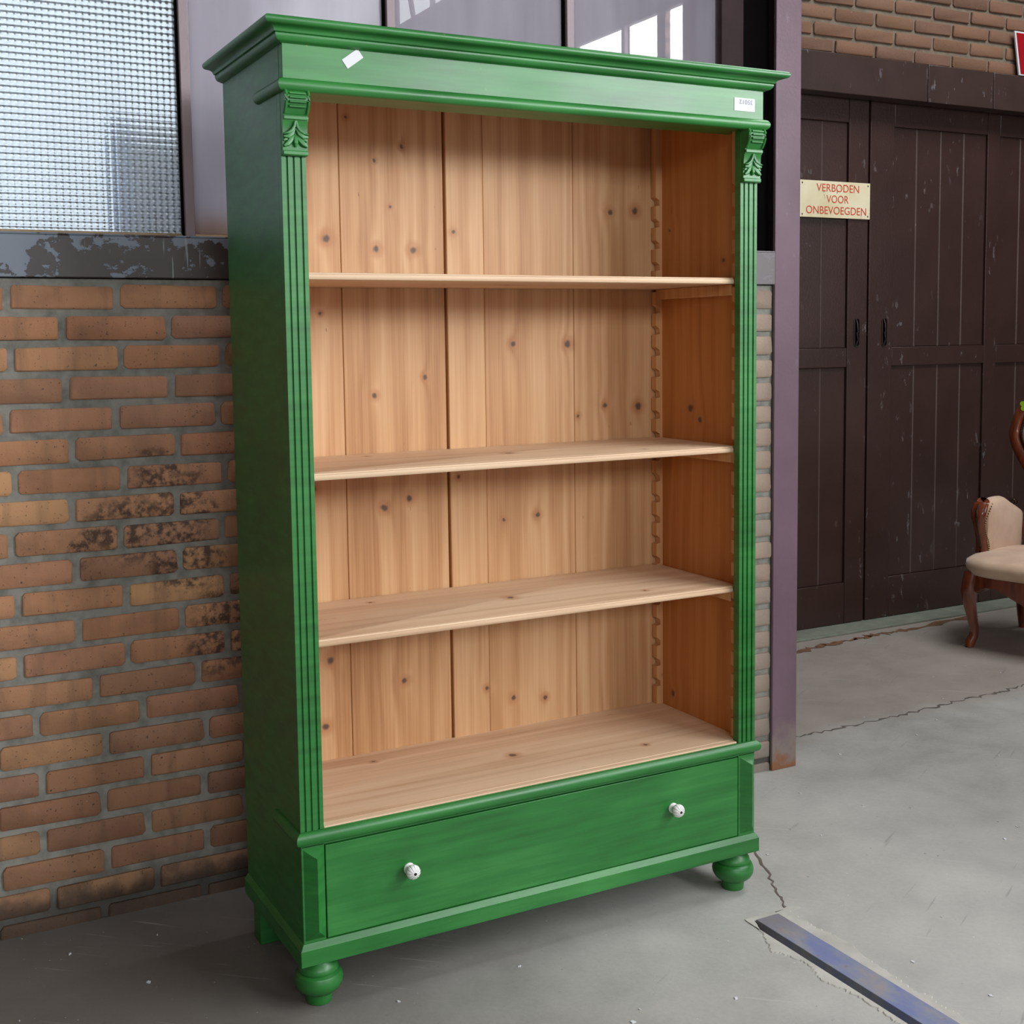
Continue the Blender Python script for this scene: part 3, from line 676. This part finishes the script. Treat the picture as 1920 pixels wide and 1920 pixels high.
struct(MB().box(3.0, 7.4, -3.2, -3.0, 0, 4.9).build('wall_south', M['plaster']), 'dull plaster wall of the side hall')
struct(MB().box(-3.3, 7.4, -8.2, 2.3, 4.9, 5.0).build('ceiling', M['ceiling']), 'grey boarded hall ceiling')
struct(MB().box(-14, 1.8, 1.3, 20, -0.3, -0.2).build('ground', M['outside']), 'grey yard outside the windows')
pb = MB().lathe([(0.036, -0.2), (0.036, 1.96), (0.032, 2.00), (0.018, 2.02), (0.0005, 2.025)], (-0.120, 0.955, 0.0), 20).build('bollard_post', M['bluepaint'], None, smooth=40)
tag(pb, 'round blue post standing outside, blurred behind the ribbed glass', 'post')
fb = empty('outside_fence', (0.18, 1.03, -0.2)); tag(fb, 'brown boarded fence standing outside, blurred behind the panes', 'fence')
for xa in (-0.262, -0.150, 0.60, 0.712):
    MB().box(xa, xa + 0.108, -0.012, 0.012, 0.0, 2.22).build('board', M['fenceboard'], fb)
MB().box(-0.262, 0.82, -0.036, -0.012, 2.10, 2.21).build('rail', M['fenceboard'], fb)

# ------------------------------------------------------------------ bookcase
CW, CD = 1.22, 0.412
bc = empty('bookcase', (0, 0, 0))
tag(bc, 'tall green painted bookcase with pine interior, three shelves and a drawer', 'bookcase')
G = M['green']
def gp(mb, name, parent=bc, **kw): return mb.build(name, G, parent, **kw)
def moulding(prof, x0, x1, yf, yr, ylen=None):
    """three mitred lengths (side, front, side) of a profile given as (out, z)"""
    ye = yr if ylen is None else ylen; n = len(prof); out = []
    for k in range(3):
        m = MB()
        if k == 0: A = [(x0 - o, ye, z) for o, z in prof]; B = [(x0 - o, yf - o, z) for o, z in prof]
        elif k == 1: A = [(x0 - o, yf - o, z) for o, z in prof]; B = [(x1 + o, yf - o, z) for o, z in prof]
        else: A = [(x1 + o, yf - o, z) for o, z in prof]; B = [(x1 + o, ye, z) for o, z in prof]
        m.loft([A, B]); out.append(m)
    return out
def arc(cx, cz, r, a0, a1, n, rz=None):
    return [(cx + r * math.cos(math.radians(a0 + (a1 - a0) * i / n)), cz + (rz or r) * math.sin(math.radians(a0 + (a1 - a0) * i / n))) for i in range(n + 1)]
# sides (outside painted, inside bare pine)
for s in (0, 1):
    x0, x1 = (0.0, 0.022) if s == 0 else (CW - 0.022, CW)
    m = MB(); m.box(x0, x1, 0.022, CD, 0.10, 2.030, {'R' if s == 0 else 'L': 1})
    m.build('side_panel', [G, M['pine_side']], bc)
# stiles with three flutes
for s in (0, 1):
    a = 0.0 if s == 0 else CW - 0.0518
    w = 0.0518; gr = (0.22, 0.49, 0.79); pl = [(a, 0.0215), (a, 0.0)]
    for f in gr:
        c = a + w * f
        pl += [(c - 0.0024, 0.0), (c - 0.0013, 0.0042), (c + 0.0013, 0.0042), (c + 0.0024, 0.0)]
    pl += [(a + w, 0.0), (a + w, 0.0215)]
    gp(MB().prism(pl, 0.395, 1.809, 2), 'fluted_stile')
    gp(MB().box(a, a + w, 0.0, 0.0215, 1.809, 1.936), 'stile_block')
    gp(MB().box(a, a + w, 0.0, 0.0215, 0.137, 0.365), 'base_block', bevel=0.0015)
    # faceted block on the base
    p = 0.0045; y0 = 0.0; m = MB()
    xa, xb, xm = a + p, a + w - 0.002, a + 0.0285
    m.add([(xa, y0, 0.156), (xb, y0, 0.156), (xb, y0, 0.357), (xa, y0, 0.357), (xm, -0.021, 0.180), (xm, -0.021, 0.340)],
          [(0, 4, 5, 3), (1, 2, 5, 4), (0, 1, 4), (3, 5, 2), (0, 3, 2, 1)])
    gp(m, 'faceted_block')
    # carved corbel
    cb = empty('corbel'); cb.parent = bc; cb.location = (a + 0.027, 0, 0)
    hw = 0.0262
    m = MB(); sidep = [(0.0, 1.936), (-0.024, 1.936)] + [(y, z) for y, z in ((-0.030, 1.928), (-0.031, 1.918), (-0.028, 1.905), (-0.021, 1.895), (-0.016, 1.888))]
    sidep += [(-0.016, 1.878), (-0.013, 1.874), (-0.011, 1.86), (-0.009, 1.83), (-0.010, 1.822), (-0.010, 1.809), (0.0, 1.809)]
    m.prism(sidep, -hw, hw, 0); gp(m, 'corbel_body', cb, smooth=35)
    for k in range(4):                                             # raised reeds on the scroll
        z = 1.929 - k * 0.0085; y = (-0.0315, -0.0335, -0.0325, -0.0290)[k]
        gp(MB().tube([(-0.017, y, z), (0.017, y, z)], 0.0026, 8), 'reed', cb, smooth=50)
    for sx in (-1, 1):                                             # scroll rims
        gp(MB().tube([(sx * 0.0235, -0.026, 1.935), (sx * 0.0235, -0.0315, 1.925), (sx * 0.0235, -0.031, 1.914), (sx * 0.0235, -0.026, 1.902), (sx * 0.0235, -0.019, 1.892)], 0.0035, 8), 'scroll_rim', cb, smooth=50)
    gp(MB().box(-hw, hw, -0.0205, -0.012, 1.879, 1.887), 'fillet', cb, bevel=0.0015)
    def leaf(pts, w, th, nm):
        """curved carved leaf: a ridge line with a tapering width"""
        rings = []; n = len(pts)
        for i, (x, y, z) in enumerate(pts):
            d = Vector(pts[min(i + 1, n - 1)]) - Vector(pts[max(i - 1, 0)]); nx, nz = -d.z, d.x; L = math.hypot(nx, nz) or 1; nx /= L; nz /= L
            ww = w * (0.25 + 0.75 * math.sin(PI * min(1, (i + 0.6) / (n - 0.2))))
            rings.append([(x + nx * ww * q, y + e * th, z + nz * ww * q) for q, e in ((1.2, 0.9), (0.75, -0.15), (0.0, -0.30), (-0.75, -0.15), (-1.2, 0.9), (0.0, 1.8))])
        gp(MB().loft(rings), nm, cb, smooth=30)
    for sx in (-1, 1):
        leaf([(sx * 0.001, -0.017, 1.877), (sx * 0.003, -0.0175, 1.867), (sx * 0.009, -0.0185, 1.858), (sx * 0.017, -0.019, 1.853), (sx * 0.026, -0.018, 1.851)], 0.0035, 0.004, 'acanthus_leaf')
        leaf([(sx * 0.002, -0.014, 1.864), (sx * 0.008, -0.0165, 1.853), (sx * 0.016, -0.0175, 1.846), (sx * 0.0255, -0.016, 1.846)], 0.0055, 0.004, 'acanthus_leaf')
        leaf([(sx * 0.003, -0.012, 1.849), (sx * 0.010, -0.0145, 1.840), (sx * 0.017, -0.016, 1.832), (sx * 0.0245, -0.015, 1.827)], 0.0055, 0.004, 'acanthus_leaf')
        leaf([(sx * 0.013, -0.011, 1.848), (sx * 0.019, -0.0135, 1.842), (sx * 0.025, -0.013, 1.838)], 0.004, 0.003, 'acanthus_leaf')
    leaf([(0, -0.011, 1.852), (0, -0.0155, 1.841), (0, -0.017, 1.833), (0, -0.0135, 1.826)], 0.005, 0.004, 'acanthus_leaf')
    gp(MB().box(-hw - 0.0008, hw + 0.0008, -0.0135, 0.0, 1.8095, 1.819), 'fillet', cb, bevel=0.002)
# head: frieze and its end strips
gp(MB().box(0, CW, -0.0217, 0.0, 1.936, 2.030), 'frieze', bevel=0.001)
gp(MB().box(0.002, CW - 0.002, 0.0, 0.085, 1.938, 2.0), 'head_rail')
for a, b in ((-0.0008, 0.021), (CW - 0.021, CW + 0.0008)): gp(MB().box(a, b, 0.0, 0.0215, 1.936, 2.030), 'frieze_end', bevel=0.001)
gp(MB().box(0.0, CW, 0.0, CD, 2.030, 2.042), 'top_board')
hr = arc(0.0, 1.9465, 0.0128, -90, 90, 10, 0.0130); hr = [(-0.004, hr[0][1])] + hr + [(-0.004, hr[-1][1])]
for m in moulding(hr, 0, CW, -0.0217, CD, 0.142): gp(m, 'half_round_moulding', smooth=40)
# cornice
zb, zt = 2.0275, 2.0712
cp_ = [(-0.004, zb), (0.004, zb)]
cp_ += [(0.006 + 0.012 * math.sin(PI / 2 * i / 6), zb + 0.0145 - 0.0130 * math.cos(PI / 2 * i / 6)) for i in range(7)]
cp_ += [(0.0175, zb + 0.0155), (0.0165, zb + 0.0162), (0.0205, zb + 0.0168)]
cp_ += [(0.0215 + 0.0135 * (1 - math.cos(PI / 2 * i / 6)), zb + 0.018 + 0.0090 * math.sin(PI / 2 * i / 6)) for i in range(7)]
cp_ += [(0.0385, zb + 0.0275)] + arc(0.0385, zb + 0.0355, 0.0078, -70, 90, 9)
cp_ += [(-0.004, zt)]
for m in moulding(cp_, 0, CW, -0.0217, CD): gp(m, 'cornice_moulding', smooth=38)
gp(MB().box(0.004, CW - 0.004, -0.017, CD, 2.043, 2.070), 'cornice_top')
# waist moulding and rail
gp(MB().box(0, CW, 0.0, 0.022, 0.362, 0.3955), 'waist_rail')
wm = arc(0.0, 0.3805, 0.0125, -90, 90, 10, 0.0145); wm = [(-0.003, wm[0][1])] + wm + [(-0.003, wm[-1][1])]
for m in moulding(wm, 0, CW, 0.0, CD, 0.160): gp(m, 'waist_moulding', smooth=40)
# plinth
pp = [(-0.005, 0.102), (0.0095, 0.102), (0.0095, 0.1375), (0.0008, 0.1505), (-0.005, 0.1505)]
for m in moulding(pp, 0, CW, 0.0, CD): gp(m, 'plinth_board', bevel=0.001)
gp(MB().box(0.01, CW - 0.01, 0.01, CD, 0.104, 0.118), 'bottom_board')
# drawer
dr = empty('drawer'); dr.parent = bc; dr.location = (CW / 2, 0, 0.25)
gp(MB().box(-CW / 2 + 0.0540, CW / 2 - 0.0540, -0.0005, 0.020, -0.098, 0.1085), 'drawer_front', dr, bevel=0.0015)
m = MB(); x = CW / 2 - 0.06
for a, b, c, d in ((-x, -x + 0.012, 0.02, 0.37), (x - 0.012, x, 0.02, 0.37), (-x + 0.012, x - 0.012, 0.358, 0.37)): m.box(a, b, c, d, -0.095, 0.08)
m.box(-x + 0.012, x - 0.012, 0.02, 0.358, -0.095, -0.085); m.build('drawer_box', M['pine_cleat'], dr)
gp(MB().box(0.0518, CW - 0.0518, 0.024, 0.028, 0.148, 0.365), 'dust_board')
for kx in (0.247, 0.962):
    kn = MB(); nseg = 40; prof = [(0.0, 0.0), (0.0125, 0.0), (0.0130, 0.003), (0.0095, 0.007), (0.0085, 0.010), (0.0110, 0.013), (0.0150, 0.018), (0.0165, 0.024), (0.0155, 0.029), (0.0120, 0.0335), (0.0060, 0.0362), (0.0, 0.0366)]
    rings = []
    for r, h in prof:
        lob = 0.05 if h > 0.012 and r > 0 else 0.0
        rings.append([(max(r, 1e-5) * (1 - lob * abs(math.sin(6 * a)) ** 0.0 * (1 if abs(math.sin(6 * a)) < 0.32 else 0)) * math.cos(a), -h, max(r, 1e-5) * (1 - lob * (1 if abs(math.sin(6 * a)) < 0.32 else 0)) * math.sin(a)) for a in [2 * PI * (k + 0.5) / 96 for k in range(96)]])
    kn.loft(rings)
    ko = kn.build('knob', M['white'], dr, smooth=50, loc=(kx - CW / 2, -0.0005, 0.266 - 0.25), label='white fluted ceramic knob')
    # grey lines in the flutes and a small metal centre would be a fourth level, so the lines ride on the drawer beside the knob
    ln = MB()
    for k in range(12):
        a = 2 * PI * k / 12
        pts = [(kx - CW / 2 + r * math.cos(a), -0.0005 - h, 0.016 + r * math.sin(a)) for r, h in ((0.0153, 0.0245), (0.0144, 0.0292), (0.0112, 0.0338), (0.0058, 0.0364))]
        ln.tube(pts, 0.00045, 6)
    ln.build('knob_lines', M['grey_line'], dr)
    MB().lathe([(0.0032, 0.0355), (0.0034, 0.0375), (0.0022, 0.0388)], (kx - CW / 2, -0.0005, 0.016), 16, 'y').build('knob_screw', M['steel_dark'], dr, smooth=40, label='dark screw in the knob centre')
# feet
ft = [(0.030, 0.102), (0.031, 0.098), (0.036, 0.092), (0.0415, 0.085), (0.0435, 0.078), (0.0435, 0.0735), (0.0425, 0.0715), (0.0445, 0.0705), (0.049, 0.068), (0.0525, 0.060), (0.0535, 0.052), (0.052, 0.043), (0.047, 0.034), (0.039, 0.027), (0.032, 0.0225), (0.0295, 0.0215), (0.0292, 0.013), (0.028, 0.001), (0.027, 0.0)]
for x in (0.0425, CW - 0.0425): gp(MB().lathe(ft[::-1], (x, 0.0335, 0), 40), 'bun_foot', smooth=35)
for x in (0.003, CW - 0.053): gp(MB().box(x, x + 0.05, 0.333, 0.385, 0.0, 0.104), 'block_foot', bevel=0.002)
# interior: bottom, back boards, shelves, toothed cleats
pin = lambda mb, name, mat, **kw: mb.build(name, M[mat], bc, **kw)
pin(MB().box(0.022, CW - 0.022, 0.0225, 0.398, 0.379, 0.3995), 'floor_board', 'pine_shelf', bevel=0.001)
pin(MB().box(0.054, CW - 0.054, 0.004, 0.0222, 0.380, 0.3990), 'floor_edge', 'pine_shelf', bevel=0.001)
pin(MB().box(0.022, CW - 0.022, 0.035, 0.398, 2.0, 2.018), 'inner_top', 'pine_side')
for a, b, y in ((0.022, 0.2715, 0.3968), (0.2725, 0.5475, 0.3976), (0.5535, 0.6585, 0.3945), (0.6590, 0.9270, 0.3965), (0.9280, 1.198, 0.3972)):
    pin(MB().box(a, b, y, 0.411, 0.10, 2.03), 'back_board', 'pine_back', bevel=0.0026)
pin(MB().box(0.022, CW - 0.022, 0.4105, 0.4120, 0.10, 2.03), 'back_lining', 'pine_side')
def shelf(zb_, zt_, dy):
    r = 0.020; xa, xb = 0.0235, CW - 0.0235; yf = 0.0262 + dy
    pl = [(xa, 0.393), (xa, yf + r)] + [(xa + r - r * math.cos(PI / 2 * i / 5), yf + r - r * math.sin(PI / 2 * i / 5)) for i in range(1, 6)]
    pl += [(xb - r + r * math.sin(PI / 2 * i / 5), yf + r - r * math.cos(PI / 2 * i / 5)) for i in range(0, 6)] + [(xb, 0.393)]
    c = 0.005; n = len(pl)
    # cut back the two rear corners round the cleats
    pl = [(xa + 0.024, 0.393), (xa + 0.024, 0.371), (xa, 0.371)] + pl[1:-1] + [(xb, 0.371), (xb - 0.024, 0.371), (xb - 0.024, 0.393)]
    def ins(d): # inset only the front part
        return [(min(max(x, xa + d), xb - d), y + d * (1 if y < 0.2 else 0)) for x, y in pl]
    T = zt_ - zb_
    rings = [[(x, y, zb_) for x, y in ins(0.003)], [(x, y, zb_ + 0.002) for x, y in ins(0.0008)], [(x, y, zb_ + T * 0.45) for x, y in ins(0)],
             [(x, y, zt_ - 0.0045) for x, y in ins(0.0008)], [(x, y, zt_ - 0.0030) for x, y in ins(0.0040)], [(x, y, zt_ - 0.0008) for x, y in ins(0.0048)], [(x, y, zt_) for x, y in ins(0.0065)]]
    return pin(MB().loft(rings), 'shelf', 'pine_shelf', smooth=40)
SH = ((1.5632, 1.5781), (1.1406, 1.1559), (0.7826, 0.7980))
for zb_, zt_ in SH:
    shelf(zb_, zt_, 0.0)
    for x0, x1 in ((0.0225, 0.044), (CW - 0.044, CW - 0.0225)):
        pin(MB().box(x0, x1, 0.045, 0.372, zb_ - 0.028, zb_ - 0.0003), 'shelf_bearer', 'pine_cleat', bevel=0.002)
def cleat(xin, sgn, y0, y1):
    """toothed rail; xin wall side, sgn direction of the teeth"""
    pl = [(xin, 0.40), (xin + sgn * 0.021, 0.40)]; z = 0.45
    while z < 1.80:
        pl += [(xin + sgn * 0.021, z), (xin + sgn * 0.008, z + 0.002), (xin + sgn * 0.009, z + 0.016), (xin + sgn * 0.021, z + 0.024)]
        z += 0.0582
    pl += [(xin + sgn * 0.021, 1.999), (xin, 1.999)]
    pin(MB().prism(pl, y0, y1, 1), 'toothed_cleat', 'pine_cleat')
cleat(CW - 0.0222, -1, 0.373, 0.394); cleat(0.0222, 1, 0.373, 0.394)
cleat(CW - 0.0222, -1, 0.0225, 0.043); cleat(0.0222, 1, 0.0225, 0.043)
# price stickers
m = MB().prism([(-0.0215, -0.0105), (0.0215, -0.0105), (0.0215, 0.0105), (-0.0215, 0.0105)], -0.0009, 0.0, 1)
st = m.build('price_sticker', M['paper'], bc, loc=(0.150, -0.0219, 2.0092), label='blank white sticker stuck askew on the frieze'); st.rotation_euler = (0, math.radians(-36), 0)
m = MB().box(-0.0315, 0.0315, -0.0009, 0, -0.0155, 0.0155)
st = m.build('price_sticker', M['paper'], bc, loc=(1.1615, -0.0219, 1.9915), label='white sticker with upside-down number')
text_mesh('sticker_number', '35012', 0.040, 0.0105, M['ink'], st, (0.004, -0.0012, 0.006), (PI / 2, PI, 0))

# ------------------------------------------------------------------ armchair
A = math.radians(-72)
ch = empty('armchair', (3.728, 1.200, 0), A)
tag(ch, 'carved mahogany armchair with beige velvet seat and oval back by the brown doors', 'armchair')
V_, H_ = M['velvet'], M['mahogany']
HW = 0.325
def seat_outline(inset, n=40):
    pts = []
    for k in range(n):
        a = 2 * PI * k / n; ca, sa = math.cos(a), math.sin(a); e = 0.42
        x = (HW - inset) * math.copysign(abs(ca) ** e, ca)
        y = 0.275 + (0.275 - inset) * math.copysign(abs(sa) ** e, sa)
        if y < 0.275: y -= 0.045 * (1 - (x / HW) ** 2) * ((0.275 - y) / 0.275)
        else: x *= 1 - 0.16 * ((y - 0.275) / 0.275)
        pts.append((x, y))
    return pts
rings = [[(x, y, z) for x, y in seat_outline(i)] for z, i in ((0.338, 0.012), (0.350, 0.002), (0.375, -0.006), (0.398, -0.002), (0.413, 0.018), (0.424, 0.06), (0.432, 0.12), (0.435, 0.20))]
MB().loft(rings).build('seat_cushion', V_, ch, smooth=60)
rings = [[(x, y, z) for x, y in seat_outline(i)] for z, i in ((0.262, 0.035), (0.270, 0.020), (0.339, 0.014))]
def apron():
    n = 40; o = seat_outline(0.016); inn = seat_outline(0.045); vs = []
    for (x, y), (xi, yi) in zip(o, inn):
        u = abs(x) / HW if y < 0.3 else 1.0
        zl = 0.262 + 0.032 * math.cos(PI * min(1, u) * 2.0) * (-1) + (0.012 if y > 0.3 else 0)
        vs += [(x, y, zl), (x, y, 0.340), (xi, yi, 0.340), (xi, yi, zl)]
    m = MB(); m.add(vs, [(4 * k + j, 4 * ((k + 1) % n) + j, 4 * ((k + 1) % n) + (j + 1) % 4, 4 * k + (j + 1) % 4) for k in range(n) for j in range(4)]); return m
apron().build('seat_rail', H_, ch, smooth=40)
def cabriole(sx):
    P = [(0, 0.045, 0.345), (-0.0, 0.036, 0.30), (0.0, 0.030, 0.26), (0.0, 0.036, 0.20), (0.0, 0.048, 0.14), (0.0, 0.058, 0.085), (0.0, 0.056, 0.05), (0.0, 0.042, 0.025), (0.0, 0.036, 0.0)]
    R = [0.034, 0.036, 0.035, 0.029, 0.024, 0.021, 0.021, 0.023, 0.020]
    return MB().tube([(sx * (HW - 0.045 - (y - 0.03) * 0.6), y, z) for x, y, z in P], R, 14, flat_axis=(1, 0, 0))
for sx in (-1, 1):
    cabriole(sx).build('front_leg', H_, ch, smooth=60)
    MB().tube([(sx * 0.235, 0.50, 0.345), (sx * 0.237, 0.51, 0.22), (sx * 0.243, 0.545, 0.10), (sx * 0.248, 0.585, 0.0)], [0.026, 0.023, 0.020, 0.018], 12, flat_axis=(1, 0, 0)).build('rear_leg', H_, ch, smooth=60)
    # upholstered side
    rr = []
    for i in range(15):
        t = i / 14; y = 0.198 + t * 0.337; zt_ = 0.655 + 0.012 * math.sin(PI * min(1, t * 1.6)) - 0.075 * max(0, t - 0.45) ** 1.2 * 2; x = sx * (0.292 - 0.030 * t)
        w = 0.036 if 0 < i < 14 else 0.026; zz = zt_ if 0 < i < 14 else zt_ - 0.02
        sec = [(-w * 0.8, 0.40), (-w * 0.92, 0.5), (-w, zz - 0.05)] + [(w * math.cos(a), zz - 0.035 + 0.035 * math.sin(a)) for a in [PI * (1 - k / 8) for k in range(1, 8)]] + [(w, zz - 0.05), (w * 0.92, 0.5), (w * 0.8, 0.40)]
        rr.append([(x + q, y, z) for q, z in sec])
    MB().loft(rr).build('arm_pad', V_, ch, smooth=60)
    # carved scroll on the arm front
    sc = [(0.150, 0.415), (0.152, 0.445), (0.142, 0.48), (0.122, 0.52), (0.108, 0.555), (0.102, 0.585), (0.108, 0.615), (0.128, 0.640), (0.155, 0.652), (0.175, 0.645)]
    W_ = [0.030, 0.028, 0.024, 0.023, 0.026, 0.034, 0.038, 0.036, 0.030, 0.020]
    so = MB().tube([(sx * 0.292, y + 0.044, z) for y, z in sc], [(w, 0.020) for w in W_], 14, flat_axis=(0, 1, 0.2)).build('arm_scroll', H_, ch, smooth=60)
    MB().tube([(sx * 0.292 - sx * w * 0.0 + 0.0, y + 0.022, z) for (y, z), w in zip(sc[:8], W_)], 0.0045, 8).build('scroll_bead', M['ebony'], so, smooth=60)
    nl = MB()
    for k in range(22):
        t = k / 21; z = 0.425 + t * 0.215; f = t * 9; i = min(int(f), 8); y = sc[i][0] * (1 - (f - i)) + sc[i + 1][0] * (f - i)
        cx = sx * 0.292 - sx * 0.031
        nl.lathe([(0.0042, 0.0), (0.0034, 0.0025), (0.0001, 0.0036)], (cx, y + 0.048, z), 8, 'y')
    tag(nl.build('nail_trim', M['brass'], ch, smooth=60), kind='stuff')
# balloon back
BP = [(0.0, 0.655), (0.10, 0.66), (0.18, 0.70), (0.25, 0.785), (0.305, 0.870), (0.328, 0.935), (0.325, 0.990), (0.306, 1.056), (0.262, 1.115), (0.180, 1.160), (0.09, 1.188), (0.0, 1.198)]
def yb(z): return 0.505 + (z - 0.6) * 0.20
ring = [(-x, z) for x, z in BP] + [(x, z) for x, z in BP[::-1][1:-1]]
def smooth_ring(r, n=72):
    m = len(r); out = []
    for k in range(n):
        f = k * m / n; i = int(f); t = f - i; p = [r[(i + j - 1) % m] for j in range(4)]
        out.append(tuple(0.5 * (2 * p[1][a] + (p[2][a] - p[0][a]) * t + (2 * p[0][a] - 5 * p[1][a] + 4 * p[2][a] - p[3][a]) * t * t + (3 * p[1][a] - p[0][a] - 3 * p[2][a] + p[3][a]) * t ** 3) for a in (0, 1)))
    return out
SR = smooth_ring(ring)
def ringtube(off, ra, rb, dy, n=10, mat=H_, name='back_frame'):
    cz = 0.93; vs = []; N = len(SR)
    for k in range(N):
        p = Vector(SR[k]); a, b = Vector(SR[k - 1]), Vector(SR[(k + 1) % N]); d = (b - a).normalized(); nrm = Vector((-d.y, d.x))
        if nrm.dot(p - Vector((0, cz))) < 0: nrm = -nrm
        for j in range(n):
            an = 2 * PI * j / n; q = p + nrm * (ra * math.cos(an) + off); vs.append((q.x, yb(q.y) + dy - rb * math.sin(an), q.y))
    m = MB(); m.add(vs, [(k * n + j, ((k + 1) % N) * n + j, ((k + 1) % N) * n + (j + 1) % n, k * n + (j + 1) % n) for k in range(N) for j in range(n)])
    return m.build(name, mat, ch, smooth=60)
ringtube(-0.028, 0.030, 0.024, 0.0)
ringtube(-0.062, 0.006, 0.010, -0.012, mat=M['ebony'], name='frame_bead')
def insetring(d):
    N = len(SR); out = []
    for k in range(N):
        x, z = SR[k]; L = math.hypot(x, z - 0.93); s = max(0, (L - d)) / L; out.append((x * s, 0.93 + (z - 0.93) * s))
    return out
rings = [[(x, yb(z) + dy, z) for x, z in insetring(d)] for d, dy in ((0.05, 0.03), (0.06, -0.005), (0.075, -0.028), (0.11, -0.045), (0.16, -0.055), (0.20, -0.058))]
MB().loft(rings).build('back_pad', V_, ch, smooth=60)
nl = MB()
for x, z in insetring(0.074)[::1]:
    nl.lathe([(0.005, 0.0), (0.004, 0.003), (0.0001, 0.0045)], (x, yb(z) - 0.024, z), 8, 'y')
tag(nl.build('nail_trim', M['brass'], ch, smooth=60), kind='stuff')
for sx in (-1, 1):
    MB().lathe([(0.019, -0.01), (0.019, 0.006), (0.015, 0.012), (0.010, 0.011), (0.009, 0.016), (0.0001, 0.018)], (sx * 0.262, 0.47, 0.625), 20, 'y').build('rosette', M['ebony'], ch, smooth=50)
    MB().tube([(sx * 0.20, 0.525, 0.36), (sx * 0.215, 0.522, 0.50), (sx * 0.205, 0.52, 0.62), (sx * 0.165, 0.525, 0.70)], [0.024, 0.022, 0.024, 0.022], 12, flat_axis=(0, 1, 0)).build('back_post', H_, ch, smooth=60)
tg = MB()
for dx, dz in ((0, 0.010), (0.004, -0.012)): tg.lathe([(0.012, 0.0), (0.012, 0.0012)], (-0.268 + dx, yb(1.08) - 0.030, 1.078 + dz), 20, 'y')
tg.build('price_sticker', M['lime'], ch, label='lime green price sticker')
fix_children()
